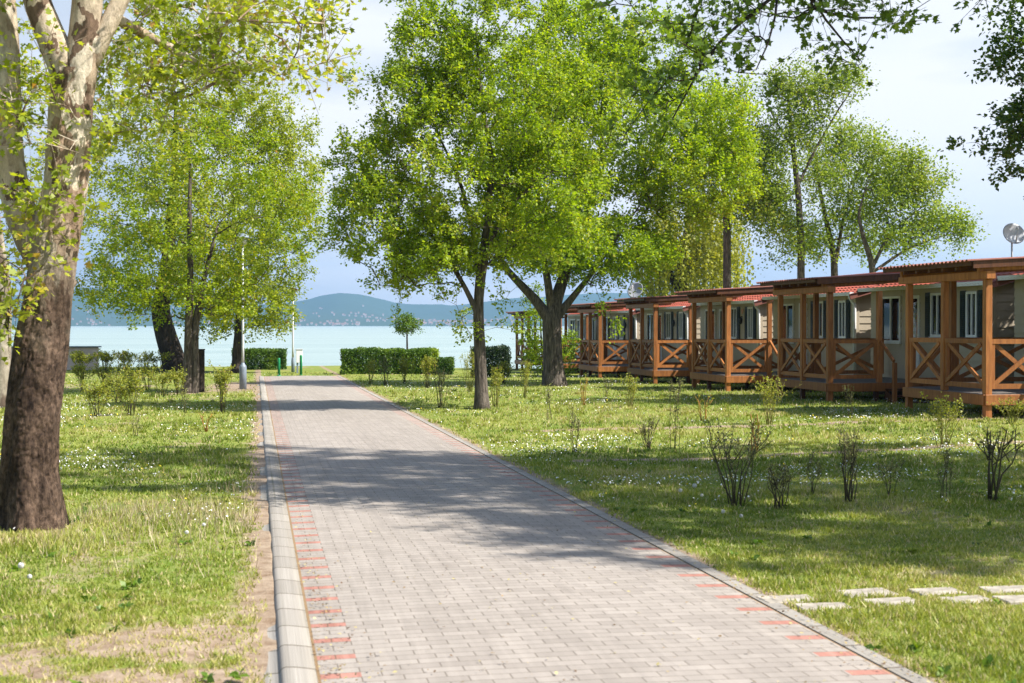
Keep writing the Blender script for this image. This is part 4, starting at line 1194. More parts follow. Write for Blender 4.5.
def build_cabin():
    root = empty('cabin', (0, 0, 0), 'x', 'cabin', 'row of timber porch cabins')
    # ---- deck
    mb = MB()
    for k in range(15):
        y0 = 0.06 + k * 0.21
        mb.box(0.05, 2.86, y0, y0 + 0.202, 0.405, 0.43)
    mb.build('deck', M['deck'], root)
    mb = MB()
    mb.bevbox(0.0, 2.8, -0.022, 0.02, 0.235, 0.425)
    mb.bevbox(-0.022, 0.018, 0.022, 3.2, 0.235, 0.425)
    mb.box(0.02, 2.8, 3.17, 3.2, 0.235, 0.42)
    for y in (0.8, 1.6, 2.4): mb.box(0.02, 2.8, y, y + 0.06, 0.25, 0.402)
    mb.build('deck_fascia', M['wood'], root)
    for x, y in ((0.07, 1.65), (1.2, 0.1), (1.2, 1.65), (2.6, 0.1)):
        MB().box(x - .05, x + .05, y - .05, y + .05, -0.2, 0.234).build('deck_support', M['wood_dark'], root)
    # ---- posts
    def post(x, y, z0, z1, s=0.115):
        q = MB(); q.bevbox(x - s / 2, x + s / 2, y - s / 2, y + s / 2, z0, z1, 0.007); q.build('post', M['wood'], root)
    post(0.085, 0.085, -0.25, 2.46, 0.125)
    post(0.08, 1.65, 0.43, 2.46)
    post(0.08, 3.12, -0.2, 2.46)
    post(1.27, 0.085, 0.43, 2.50)
    post(1.0, 3.12, 0.43, 2.56)
    # ---- railings
    for p0, p1 in (((0.15, 0.085), (1.21, 0.085)), ((0.08, 0.152), (0.08, 1.59)), ((0.08, 1.71), (0.08, 3.06)), ((0.14, 3.12), (0.94, 3.12)), ((1.06, 3.12), (2.78, 3.12))):
        q = MB(); railing(q, p0, p1); q.build('railing', M['wood'], root)
    # ---- steps towards the camera side, with a sloping handrail
    st = MB()
    for k in range(3):
        z = 0.30 - k * 0.135
        y = -0.04 - k * 0.27
        st.bevbox(1.36, 2.3, y - 0.27, y - 0.005, z - 0.035, z, 0.005)
    for x in (1.36, 2.265):
        st.bar((x + .018, -0.03, 0.18), (x + .018, -0.92, -0.22), 0.035, 0.2)
    st.build('steps', M['wood_dark'], root)
    hr = MB()
    hr.bar((1.27, 0.02, 1.36), (1.28, -0.66, 0.93), 0.045, 0.075)
    hr.bevbox(1.235, 1.325, -0.735, -0.645, -0.1, 0.90)
    hr.build('handrail', M['wood'], root)
    # ---- porch roof: beams, rafters, sheet
    zr = lambda x: 2.80 + 0.055 * x
    bm = MB()
    bm.bevbox(-0.02, 0.16, -0.07, 3.4, 2.46, 2.60)
    bm.bar((-0.1, 0.085, 2.665), (2.85, 0.085, 2.665 + .055 * 2.95), 0.07, 0.15)
    bm.bar((-0.1, 3.12, 2.665), (2.85, 3.12, 2.665 + .055 * 2.95), 0.07, 0.15)
    bm.build('roof_beam', M['wood'], root)
    rf = MB()
    for k in range(5):
        y = 0.55 + k * 0.52
        rf.bar((-0.28, y, 2.69), (2.9, y, 2.69 + 0.055 * 3.18), 0.055, 0.13)
    rf.build('rafter', M['wood_dark'], root)
    fb = MB()
    fb.bevbox(-0.33, -0.297, -0.09, 3.45, 2.685, 2.775)
    fb.bar((-0.295, -0.105, 2.715), (2.95, -0.105, 2.715 + 0.055 * 3.25), 0.03, 0.15)
    fb.build('fascia', M['wood_dark'], root)
    # corrugated sheet: waves run down the slope, ribs counted along y
    ny = 170; vs = []; fs = []
    for k in range(ny + 1):
        y = -0.15 + 3.63 * k / ny
        w = 0.018 * math.sin(2 * math.pi * y / 0.15)
        for x in (-0.42, 0.7, 1.8, 2.95):
            vs.append((x, y, zr(x) + w))
        for x in (-0.42, 0.7, 1.8, 2.95):
            vs.append((x, y, zr(x) + w - 0.014))
    for k in range(ny):
        a = k * 8; c = a + 8
        for i in range(3):
            fs.append((a + i, a + i + 1, c + i + 1, c + i)); fs.append((a + 4 + i, c + 4 + i, c + 5 + i, a + 5 + i))
        fs.append((a, c, c + 4, a + 4)); fs.append((a + 3, a + 7, c + 7, c + 3))
    fs.append((0, 4, 5, 1)); fs.append((1, 5, 6, 2)); fs.append((2, 6, 7, 3))
    e = ny * 8
    fs.append((e, e + 1, e + 5, e + 4)); fs.append((e + 1, e + 2, e + 6, e + 5)); fs.append((e + 2, e + 3, e + 7, e + 6))
    MB().add(vs, fs).build('porch_roof', M['tile_old'], root)
    # ---- house body behind the porch: x 2.1..6.3, y -3.2..1.9
    HX0, HX1, HY0, HY1, ZE = 2.9, 6.9, -2.0, 4.1, 2.66
    core = MB()
    core.box(HX0 + 0.03, HX1 - 0.03, HY0 + 0.03, HY1 - 0.03, 0.42, ZE - 0.02)
    rid = ZE + 0.52; cx = (HX0 + HX1) / 2
    holes = [(-1.38, -0.90, 1.46, 2.47), (0.16, 0.78, 1.46, 2.47), (1.36, 1.94, 0.50, 2.44), (2.36, 3.46, 1.30, 2.44)]   # y0, y1, z0, z1 on the path side
    # lap siding, left out where windows and door are
    sd = MB()
    bh = 0.185; z = 0.38; i = 0
    while z < ZE - 0.01:
        z1 = min(z + bh, ZE)
        segs = [(HY0, HY1)]
        for (a, bb, c, d) in holes:
            if z1 > c + 0.005 and z < d - 0.005:
                ns = []
                for s0, s1 in segs:
                    if bb <= s0 or a >= s1: ns.append((s0, s1)); continue
                    if a > s0: ns.append((s0, a))
                    if bb < s1: ns.append((bb, s1))
                segs = ns
        for s0, s1 in segs:
            xo, xi = HX0 - 0.022, HX0 - 0.004
            sd.add([(xo, s0, z), (xi, s0, z1), (HX0 + .03, s0, z1), (HX0 + .03, s0, z), (xo, s1, z), (xi, s1, z1), (HX0 + .03, s1, z1), (HX0 + .03, s1, z)],
                   [(0, 4, 5, 1), (1, 5, 6, 2), (3, 7, 4, 0), (0, 1, 2, 3), (7, 6, 5, 4)])
        for (a, bb, c, d) in holes:
            if z1 > c + 0.005 and z < d - 0.005:
                if z < c - 0.004: sd.box(HX0 - .02, HX0 + .03, a, bb, z, c - .001)
                if z1 > d + 0.004: sd.box(HX0 - .02, HX0 + .03, a, bb, d + .001, z1)
        yo, yi = HY0 - 0.022, HY0 - 0.004
        sd.add([(HX0, yo, z), (HX0, yi, z1), (HX0, HY0 + .03, z1), (HX0, HY0 + .03, z), (HX1, yo, z), (HX1, yi, z1), (HX1, HY0 + .03, z1), (HX1, HY0 + .03, z)],
               [(0, 1, 5, 4), (1, 2, 6, 5), (3, 0, 4, 7), (0, 3, 2, 1), (4, 5, 6, 7)])
        z += bh
    # gable boards
    z = ZE
    while z < rid - 0.03:
        z1 = min(z + bh, rid - 0.01)
        f0 = (z - ZE) / (rid - ZE); f1 = (z1 - ZE) / (rid - ZE)
        xa, xb = HX0 + (cx - HX0) * f0, HX1 - (HX1 - cx) * f0
        xc, xd = HX0 + (cx - HX0) * f1, HX1 - (HX1 - cx) * f1
        for yf, sg in ((HY0 - 0.022, 1), (HY1 + 0.022, -1)):
            sd.add([(xa, yf, z), (xb, yf, z), (xd, yf + .018 * sg, z1), (xc, yf + .018 * sg, z1)], [(0, 1, 2, 3)])
        z = z1
    # plain far sides
    sd.box(HX1 - 0.03, HX1, HY0, HY1, 0.38, ZE - 0.003)
    sd.box(HX0, HX1 - 0.033, HY1 - 0.03, HY1, 0.38, ZE - 0.003)
    sd.build('wall', M['siding'], root)
    # dim interior seen through the panes
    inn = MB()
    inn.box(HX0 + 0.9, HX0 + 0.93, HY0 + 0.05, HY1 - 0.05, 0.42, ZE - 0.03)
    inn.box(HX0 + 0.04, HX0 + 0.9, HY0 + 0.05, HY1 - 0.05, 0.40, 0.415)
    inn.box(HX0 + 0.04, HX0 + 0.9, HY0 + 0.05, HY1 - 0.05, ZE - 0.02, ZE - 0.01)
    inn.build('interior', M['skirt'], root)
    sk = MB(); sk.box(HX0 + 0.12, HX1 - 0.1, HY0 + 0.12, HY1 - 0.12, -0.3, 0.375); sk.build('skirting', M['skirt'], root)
    # corner boards, gutter and downpipe
    tb = MB()
    tb.bevbox(HX0 - 0.035, HX0 + 0.06, HY0 - 0.037, HY0 + 0.05, 0.36, ZE - 0.02, 0.004)
    tb.build('corner_board', M['siding'], root)
    gt = MB()
    gt.bar((HX0 - 0.24, HY0 - 0.22, ZE - 0.035), (HX0 - 0.24, HY1 + 0.2, ZE - 0.035), 0.11, 0.09)
    gt.build('gutter', M['trim'], root)
    dp = MB()
    dp.tube([(HX0 - 0.24, HY0 - 0.06, ZE - 0.06), (HX0 - 0.2, HY0 - 0.06, ZE - 0.16), (HX0 - 0.09, HY0 - 0.06, ZE - 0.32), (HX0 - 0.085, HY0 - 0.06, 0.1)], 0.045, 10)
    dp.build('downpipe', M['trim'], root)
    # pitched roof: rows of tiles as real steps and waves
    def slope(xe, xr, sgn):
        n_r = 9; nyy = 116; vs = []; fs = []
        cols = []
        for r_ in range(n_r):
            for h in (0, 1):
                t = (r_ + h) / n_r
                x = xe + (xr - xe) * t
                zz = (ZE - 0.07 + (rid + 0.06 - ZE + 0.07) * t) + (0.028 if h == 0 else 0.0)
                cols.append((x, zz))
        for k in range(nyy + 1):
            y = HY0 - 0.28 + (HY1 - HY0 + 0.5) * k / nyy
            w = 0.016 * math.sin(2 * math.pi * y / 0.24)
            for x, zz in cols: vs.append((x, y, zz + w))
        m_ = len(cols)
        for k in range(nyy):
            for i in range(m_ - 1):
                q = (k * m_ + i, k * m_ + i + 1, (k + 1) * m_ + i + 1, (k + 1) * m_ + i)
                fs.append(q if sgn > 0 else tuple(reversed(q)))
        return vs, fs
    rb = MB()
    rb.add(*slope(HX0 - 0.3, cx, 1)); rb.add(*slope(HX1 + 0.3, cx, -1))
    rb.tube([(cx, HY0 - 0.3, rid + 0.06), (cx, HY1 + 0.24, rid + 0.06)], 0.085, 10)
    rf2 = rb.build('roof', M['tile'], root)
    bg = MB()
    for xe in (HX0 - 0.3, HX1 + 0.3):
        bg.bar((xe, HY0 - 0.24, ZE - 0.115), (cx, HY0 - 0.24, rid + 0.012), 0.03, 0.14)
        bg.bar((xe, HY1 + 0.19, ZE - 0.115), (cx, HY1 + 0.19, rid + 0.012), 0.03, 0.14)
    bg.box(HX0 - 0.19, HX0 - 0.025, HY0 - 0.2, HY1 + 0.17, ZE - 0.03, ZE - 0.012)
    bg.build('bargeboard', M['tile_old'], rf2)
    # windows and door on the path side
    def window(y0, y1, z0, z1, split=True, curtain=None):
        x = HX0
        f = MB(); w = 0.055
        f.box(x - .05, x + .03, y0, y0 + w, z0, z1); f.box(x - .05, x + .03, y1 - w, y1, z0, z1)
        f.box(x - .05, x + .03, y0 + w, y1 - w, z0, z0 + w); f.box(x - .05, x + .03, y0 + w, y1 - w, z1 - w, z1)
        f.box(x - .075, x - .0225, y0 - .02, y1 + .02, z0 - .03, z0 - .002)
        ym = (y0 + y1) / 2
        if split: f.box(x - .045, x + .025, ym - .022, ym + .022, z0 + w, z1 - w)
        fo = f.build('window', M['trim'], root)
        pn = MB()
        for a, c in (((y0 + w, ym - .022), (ym + .022, y1 - w)) if split else ((y0 + w, y1 - w),)):
            pn.box(x - .012, x - .006, a, c, z0 + w, z1 - w)
        pn.build('pane', M['glass'], fo)
        if curtain:
            n = 24
            for a, c in curtain:
                cu = MB()
                vs = []; fs = []
                for k in range(n + 1):
                    yy = a + (c - a) * k / n; xx = x + .09 + .02 * math.sin(k * 1.7)
                    vs += [(xx, yy, z0), (xx, yy, z1)]
                for k in range(n): fs.append((2 * k, 2 * k + 2, 2 * k + 3, 2 * k + 1))
                cu.add(vs, fs, True)
                cu.build('curtain', M['curtain'], fo)
    window(*holes[0], curtain=[(-1.38, -1.24)])
    window(*holes[1], curtain=[(0.16, 0.32)])
    window(*holes[3], curtain=[(2.36, 2.56), (3.2, 3.46)])
    for ya, yb in ((-0.88, -0.64), (-0.12, 0.12), (-1.64, -1.42), (0.82, 1.04)):
        s = MB()
        s.box(HX0 - 0.05, HX0 - 0.024, ya, yb, 1.44, 2.49)
        for k in range(22):
            zz = 1.5 + k * 0.042
            s.bar((HX0 - 0.058, ya + .03, zz), (HX0 - 0.058, yb - .03, zz), 0.012, 0.03, (0.5, 0, 1))
        s.build('shutter', M['shutter'], root)
    # door with glass
    y0, y1, z0, z1 = holes[2]
    d = MB()
    d.box(HX0 - .045, HX0 + .03, y0, y0 + .08, z0, z1); d.box(HX0 - .045, HX0 + .03, y1 - .08, y1, z0, z1)
    d.box(HX0 - .045, HX0 + .03, y0 + .08, y1 - .08, z1 - .08, z1); d.box(HX0 - .045, HX0 + .03, y0 + .08, y1 - .08, z0, 1.25)
    do = d.build('door', M['trim'], root)
    MB().box(HX0 - .012, HX0 - .006, y0 + .08, y1 - .08, 1.25, z1 - .08).build('pane', M['glass'], do)
    hd = MB(); hd.tube([(HX0 - .05, y0 + .05, 1.4), (HX0 - .09, y0 + .05, 1.4), (HX0 - .09, y0 + .16, 1.4)], 0.011, 8); hd.build('handle', M['dark_metal'], do)
    # wall lamp and an enamel plaque between the windows
    la = MB()
    la.lathe([(0.012, -0.13), (0.03, -0.1), (0.05, -0.02), (0.055, 0.05), (0.02, 0.1), (0.008, 0.13)], 10, (HX0 - 0.085, -0.38, 2.05))
    la.bar((HX0 - 0.02, -0.38, 2.16), (HX0 - 0.08, -0.38, 2.17), 0.02, 0.02)
    la.build('wall_lamp', M['dark_metal'], root)
    pq = MB()
    for dy, dz, sy, sz in ((-.045, .03, .06, .06), (.045, .03, .06, .06), (-.03, -.04, .045, .045), (.03, -.04, .045, .045), (0, 0, .015, .13)):
        n = 10; vs = []
        for s_ in (-0.034, -0.026):
            for k in range(n):
                a = 2 * math.pi * k / n
                vs.append((HX0 + s_, -0.36 + dy + sy * 0.8 * math.cos(a), 2.34 + dz + sz * 0.8 * math.sin(a)))
        fs = [tuple(range(n)), tuple(reversed(range(n, 2 * n)))] + [(k, (k + 1) % n, n + (k + 1) % n, n + k) for k in range(n)]
        pq.add(vs, fs)
    pq.build('butterfly_plaque', M['orange'], root)
    # porch furniture of the cabin itself: inner ceiling lining strip above the door
    return root

proto = build_cabin()
cab_labels = ['timber porch cabin nearest the camera, cut by the right edge of the photo',
              'second timber porch cabin from the right, directly left of the nearest one',
              'third timber porch cabin from the right, middle of the row',
              'fourth timber porch cabin from the right, under the willow',
              'fifth timber porch cabin from the right, just right of the forked maple',
              'porch cabin mostly hidden behind the trunk of the forked maple',
              'farthest porch cabin by the lake, seen left of the forked maple']
cab_D = [23.1, 30.1, 37.1, 44.3, 51.8, 58.9, 66.0]
for i, D in enumerate(cab_D):
    o = proto if i == 0 else copy_tree(proto)
    o['label'] = cab_labels[i]
    o.location = (CX + [0, 0, 0, 0.0, 0.0, 0, 0][i], D, gz(CX, D))

# satellite dishes
def dish(u, v, D, zfoot, dia, rz, label, mat='dish'):
    p = PD(u, v, D)
    root = empty('satellite_dish', (p.x, p.y, zfoot), label, 'satellite dish', 'satellite dishes on the cabin roofs', rz)
    h = p.z - zfoot
    mb = MB(); mb.tube([(0.0, 0.06, 0), (0.0, 0.06, h)], 0.022, 10); mb.tube([(0, 0.06, h), (0, 0.0, h)], 0.03, 8)
    mb.build('mast', M['galv'], root)
    n = 28; vs = []; fs = []; rot = Matrix.Rotation(R(62), 4, 'X')
    prof_ = [(0.0, 0.0)] + [(dia / 2 * k / 6, 0.14 * dia * (k / 6) ** 2) for k in range(1, 7)]
    d = MB()
    for (rr, zz) in prof_[1:]:
        for k in range(n):
            a = 2 * math.pi * k / n
            vs.append(rot @ Vector((rr * math.cos(a), rr * 1.08 * math.sin(a), zz)))
    for (rr, zz) in reversed(prof_[1:]):
        for k in range(n):
            a = 2 * math.pi * k / n
            vs.append(rot @ Vector((rr * math.cos(a), rr * 1.08 * math.sin(a), zz - 0.012)))
    m_ = 12
    for i in range(m_ - 1):
        for k in range(n):
            j = (k + 1) % n
            fs.append((i * n + k, i * n + j, (i + 1) * n + j, (i + 1) * n + k))
    fs.append(tuple(range(n))[::-1]); fs.append(tuple((m_ - 1) * n + k for k in range(n)))
    vs = [Vector(q) + Vector((0, 0, h)) for q in vs]
    d.add(vs, fs, True).build('reflector', M[mat], root)
    f = rot @ Vector((0, 0, dia * 0.62)); e = rot @ Vector((0, -dia * 0.5, 0.13 * dia))
    ar = MB(); ar.tube([e + Vector((0, 0, h)), f + Vector((0, 0, h))], 0.012, 6); ar.tube([f + Vector((0, 0, h)), f * 0.84 + Vector((0, 0, h))], 0.03, 10)
    ar.build('feed_arm', M['galv'], root)
dish(1013, 235, 29.6, gz(15.4, 29.6) + 2.80, 0.50, R(-8), 'grey satellite dish above the nearest cabin roof at the right edge', 'dish_in_shade')
dish(636, 291, 56.6, gz(15, 56) + 2.55, 0.68, R(-40), 'pale satellite dish over the far cabin roofs beside the willow')

# ------------------------------------------------------------------ hedges, shrubs
def hedge(name, label, x0, x1, yc, dep, h, mat, seed, n, size=(0.05, 0.09), lump=0.08, z0=0.0, legs=False, slant=0):
    rg = np.random.default_rng(seed)
    cx = (x0 + x1) / 2
    root = empty(name, (cx, yc, gz(cx, yc)), label, 'hedge')
    w = (x1 - x0) / 2
    # leaves spread through the outer 25 cm of a clipped block
    p = []
    while len(p) < n:
        q = rg.uniform(-1, 1, 3)
        m_ = max(abs(q[0]) if w < 1e9 else 0, abs(q[1]), q[2])
        a = np.array([q[0] * w, q[1] * dep / 2, (q[2] + 1) / 2 * (h - z0) + z0])
        edge = min(w - abs(a[0]), dep / 2 - abs(a[1]), h - a[2])
        if edge > 0.28 and rg.random() > 0.12: continue
        p.append(a)
    p = np.array(p)
    out = unit(np.stack([p[:, 0] / w, p[:, 1] / (dep / 2), (p[:, 2] - h / 2) / (h / 2)], 1))
    p = p + out * ((fbm(p[:, 0] * 2.2 + seed, p[:, 2] * 2.2 + p[:, 1], 3) - 0.5) * lump * 2.4)[:, None]
    cl = fbm(p[:, 0] * 2.0 + seed * 3, p[:, 2] * 2.5 + p[:, 1], 2)
    tint = np.clip(0.45 + (cl - 0.5) * 1.0 + rg.normal(0, 0.16, n), 0, 0.95)
    leaves('foliage', p, rg.normal(size=(n, 3)) + np.array([0, 0, .5]), rg.uniform(size[0], size[1], n), mat, root, 'kite', 0.4, tint, rg)
    mb = MB()
    k = max(3, int((x1 - x0) / 0.35))
    for i in range(k):
        x = -w + 0.15 + (2 * w - 0.3) * i / (k - 1) + rg.normal() * .03
        for j in range(3):
            mb.tube([(x, rg.normal() * .05, -.03), (x + rg.normal() * .06, rg.normal() * .08, h * .45), (x + rg.normal() * .16, rg.normal() * dep * .2, h * .88)], [0.022, 0.016, 0.006], 5, False)
    mb.build('stems', M['twig'], root)
    return root

def xat(u, D): return PD(u, 330, D).x
D = PG(390, 374).y
hedge('hedge', 'long clipped green hedge by the lake right of the path end', xat(341, D), xat(430, D), D, 0.9, 1.0, M['hedge'], 61, 22000, lump=0.12)
hedge('hedge', 'short bright yellow-green hedge piece at the end of the long clipped hedge', xat(420, D + .5), xat(440, D + .5), D + .9, 0.7, 1.02, M['hedge_bright'], 62, 6000, lump=0.14)
hedge('hedge', 'low dark green hedge stub below the bright yellow-green hedge', xat(433, D), xat(452, D), D - .2, 0.7, 0.68, M['hedge'], 63, 5000, lump=0.14)
D2 = PG(490, 378).y
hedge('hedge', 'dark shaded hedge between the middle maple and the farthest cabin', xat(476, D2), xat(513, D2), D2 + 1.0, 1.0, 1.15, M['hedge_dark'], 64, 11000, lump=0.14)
D3 = PG(265, 370).y
hedge('hedge', 'clipped hedge left of the path end behind the lamp post', xat(232, D3), xat(287, D3), D3 + .6, 1.0, 0.92, M['hedge'], 65, 15000, lump=0.13)

def fan_shrub(name, label, base, h, w, nst, stem_mat, leaf_mat_, seed, nleaf=0, leaf_size=(0.03, 0.05), group=None, branch=2, leaf_from=0.45, r0=0.009, clip=True, cat='shrub', tuft=0):
    """pruned shrub: a fan of stems from one foot, forked, cut to about one height"""
    rg = np.random.default_rng(seed)
    root = empty(name, base, label, cat, group)
    mb = MB(); S = []; E = []
    for k in range(nst):
        a = rg.uniform(0, 2 * math.pi); rr = (rg.random() ** 0.6) * w / 2
        top = np.array([rr * math.cos(a), rr * math.sin(a) * 0.8, h * (rg.uniform(0.62, 1.0) if clip else rg.uniform(0.5, 1.05))])
        foot = np.array([top[0] * .14 + rg.normal() * .025, top[1] * .14 + rg.normal() * .025, -.03])
        mid = foot + (top - foot) * 0.45 + np.array([-top[0] * .10, -top[1] * .10, 0]) + rg.normal(size=3) * .035 * h
        q75 = (mid + top) / 2 + rg.normal(size=3) * 0.03 * h
        mb.tube([foot, mid, q75, top], [r0, r0 * .75, r0 * .6, r0 * .42], 5, True)
        S.append(mid); E.append(top)
        for j in range(branch):
            t = rg.uniform(0.3, 0.85); s = mid + (top - mid) * t
            e = s + np.array([rg.normal() * .16 * w + .02, rg.normal() * .16 * w, h * rg.uniform(.12, .32)])
            e[2] = min(e[2], h * 1.02)
            mb.tube([s, (s + e) / 2 + rg.normal(size=3) * .01, e], [r0 * .55, r0 * .45, r0 * .28], 4, True)
            S.append(s); E.append(e)
            for q in range(rg.integers(0, 2)):
                s2 = s + (e - s) * rg.uniform(.3, .8); e2 = s2 + np.array([rg.normal() * .1 * w, rg.normal() * .1 * w, h * rg.uniform(.06, .18)])
                mb.tube([s2, e2], [r0 * .35, r0 * .2], 3, True)
                S.append(s2); E.append(e2)
    mb.build('stems', stem_mat, root)
    S = np.array(S); E = np.array(E)
    if nleaf:
        idx = rg.integers(0, len(S), nleaf)
        t = leaf_from + (1.05 - leaf_from) * rg.random(nleaf)
        p = S[idx] + (E - S)[idx] * t[:, None] + rg.normal(size=(nleaf, 3)) * 0.018
        leaves('foliage', p, rg.normal(size=(nleaf, 3)) + np.array([0, 0, .6]), rg.uniform(leaf_size[0], leaf_size[1], nleaf), leaf_mat_, root, 'kite', 0.5, None, rg)
    return root

GR = 'pruned shrubs planted in rows on the lawn'
def shrub_px(u, v, hp, wp, kind, seed, label):
    p = PG(u, v); s = p.y / FPX
    h = hp * s; w = wp * s
    if kind == 'bare':
        fan_shrub('shrub', label, p, h, w, max(5, int(8 + w * 8)), M['twig'], M['shrub_dull'], seed, int(420 * h + 60), (0.018, 0.034), GR, 2, 0.1, 0.0068)
    elif kind == 'thin':
        fan_shrub('shrub', label, p, h, w, 5, M['twig'], M['shrub_dull'], seed, int(340 * h), (0.018, 0.034), GR, 2, 0.05, 0.0045)
    elif kind == 'yellow':
        fan_shrub('shrub', label, p, h, w, 16, M['twig_green'], M['shrub'], seed, int(800 * h), (0.022, 0.042), GR, 2, 0.05, 0.0055)
    elif kind == 'orange':
        fan_shrub('shrub', label, p, h, w, 5, M['twig_orange'], M['shrub'], seed, int(60 * h + 8), (0.03, 0.05), GR, 1, 0.3, 0.010)
    elif kind == 'leafy':
        fan_shrub('shrub', label, p, h, w, 13, M['twig'], M['shrub'], seed, int(1100 * h + 150), (0.03, 0.055), GR, 3, -0.1, 0.0065)
    elif kind == 'open':
        fan_shrub('shrub', label, p, h, w, 6, M['twig'], M['shrub_dull'], seed, int(260 * h), (0.022, 0.036), GR, 3, 0.2, 0.0125)
shr = [
    (736, 505, 92, 74, 'bare', 'large dark bare-twigged shrub nearest the path on the right lawn'),
    (779, 508, 50, 32, 'bare', 'small dark bare shrub just right of the large bare-twigged one'),
    (813, 494, 44, 16, 'thin', 'thin pale twig shrub between the small dark one and the tall upright one'),
    (848, 502, 82, 28, 'bare', 'tall narrow upright shrub with budding tips on the right lawn'),
    (890, 498, 44, 34, 'thin', 'sparse shrub with thin stems right of the tall upright shrub'),
    (945, 500, 52, 20, 'thin', 'slim single-clump shrub with pale tips below the yellow one'),
    (991, 500, 78, 66, 'open', 'open shrub with thick spreading branches near the right edge'),
    (944, 447, 52, 46, 'yellow', 'yellow-stemmed fan shrub in front of the nearest cabin porch'),
    (768, 424, 48, 44, 'yellow', 'yellowish twiggy shrub in front of the second cabin porch'),
    (1012, 424, 26, 34, 'yellow', 'low yellowish shrub at the foot of the nearest cabin at the right edge'),
    (850, 418, 34, 22, 'thin', 'thin shrub in front of the second cabin front panel'),
    (649, 449, 34, 24, 'bare', 'small green-brown shrub left of the pinkish stem on the lawn'),
    (676, 451, 74, 14, 'thin', 'tall thin pinkish shrub on the lawn below the fourth cabin'),
    (702, 420, 26, 26, 'orange', 'small orange-stemmed stump shrub below the third cabin'),
    (575, 452, 46, 14, 'thin', 'thin grey twig shrub on the open lawn right of the middle maple'),
    (756, 452, 40, 18, 'orange', 'pale orange-stemmed twig shrub behind the large bare one'),
    (605, 403, 28, 20, 'thin', 'thin shrub in the grass below the fifth cabin'),
    (630, 408, 36, 22, 'yellow', 'yellow-green twig shrub in the grass below the fourth cabin corner'),
    (584, 405, 30, 12, 'orange', 'orange twig shrub beside the foot of the forked maple'),
    (548, 420, 34, 14, 'thin', 'thin twig shrub in the grass between the two maples'),
    (525, 398, 36, 18, 'yellow', 'yellowish shrub right of the middle maple trunk'),
    (496, 407, 40, 18, 'yellow', 'small yellow-green shrub at the right foot of the middle maple'),
    (441, 408, 38, 20, 'bare', 'dark little shrub left of the middle maple trunk'),
    (469, 392, 40, 22, 'yellow', 'pale shrub just behind the middle maple trunk'),
    (428, 388, 30, 24, 'leafy', 'brownish leafy shrub in front of the bright hedge piece'),
    (405, 384, 26, 22, 'leafy', 'leafy shrub in front of the right part of the long hedge'),
    (386, 385, 28, 16, 'bare', 'dark-stemmed shrub in front of the middle of the long hedge'),
    (370, 384, 24, 18, 'yellow', 'yellow tufted shrub in front of the left part of the long hedge'),
    (504, 384, 22, 18, 'leafy', 'leafy shrub before the dark hedge'),
    (96, 417, 34, 34, 'leafy', 'loose green shrub beside the big plane trunk in the left lawn'),
    (118, 403, 32, 34, 'leafy', 'fan shrub second from the big plane trunk on the left lawn'),
    (131, 416, 42, 34, 'leafy', 'wider fan shrub with green tips in the middle of the left lawn'),
    (161, 397, 26, 28, 'leafy', 'leafy shrub before the leaning dark trunk'),
    (178, 395, 26, 18, 'leafy', 'narrow leafy shrub at the left foot of the green maple'),
    (184, 414, 28, 10, 'thin', 'thin single-stem shrub below the green maple'),
    (205, 432, 24, 22, 'orange', 'small orange-brown twig stump on the left lawn'),
    (222, 413, 44, 32, 'leafy', 'round bushy shrub between the dark post and the path'),
    (135, 437, 18, 12, 'thin', 'tiny twig shrub low in the left lawn'),
    (84, 392, 26, 30, 'leafy', 'leafy shrub right beside the big plane trunk, back row'),
    (104, 391, 26, 30, 'leafy', 'second leafy shrub of the back row on the left lawn'),
    (128, 390, 26, 30, 'leafy', 'third leafy shrub of the back row on the left lawn'),
    (148, 390, 26, 26, 'leafy', 'fourth leafy shrub of the back row, left of the leaning trunk'),
]
for i, (u, v, hp, wp, k, lab) in enumerate(shr):
    shrub_px(u, v, hp, wp, k, 200 + i, lab)

# clipped fan shrubs along the shore at left
for i, u in enumerate((82, 106, 127, 146, 160)):
    p = PG(u, 372.5)
    fan_shrub('clipped_shrub', ['flat-topped clipped shrub next to the big plane trunk by the shore', 'second flat-topped clipped shrub along the shore at left', 'third flat-topped clipped shrub along the shore, reddish on top',
               'fourth clipped shrub along the shore, thin and seen against the water', 'last clipped shrub by the shore, beside the leaning trunk'][i], p, 0.85, 1.15, 16, M['twig'], M['shrub'], 300 + i, [1500, 1300, 900, 420, 420][i], (0.05, 0.09),
              'clipped shrubs along the shore', 3, 0.35, 0.011)

# ------------------------------------------------------------------ street furniture
def lamp(u, v, vtop, rbase, hbase, label, head, rpole=0.045):
    p = PG(u, v)
    h = (PD(u, vtop, p.y) - p).z
    root = empty('street_lamp', p, label, 'street lamp', 'lamp posts beside the path')
    mb = MB(); mb.lathe([(rbase, -0.1), (rbase, hbase - 0.08), (rbase * .92, hbase - .04), (rpole * 1.5, hbase + 0.02), (rpole * 1.4, hbase + .05)], 18); mb.build('base', M['galv_base'], root)
    mb = MB(); mb.lathe([(rpole * 1.2, hbase + .02), (rpole, hbase + .5), (rpole * .8, h - .1)], 14); mb.build('pole', M['galv'], root)
    mb = MB(); mb.lathe([(0.02, h - .14), (0.10, h - .12), (0.13, h - .02), (0.10, h + .06)], 16); mb.build('lamp_glass', M['trim'], root)
    mb = MB(); mb.lathe([(0.10, h + .06), (0.27, h + .055), (0.25, h + .09), (0.12, h + .16), (0.03, h + .19)], 20); mb.build('lamp_cap', M[head], root)
lamp(243, 389, 240, 0.105, 0.72, 'tall grey lamp post with a thick blue-grey base left of the path', 'galv_base', 0.035)
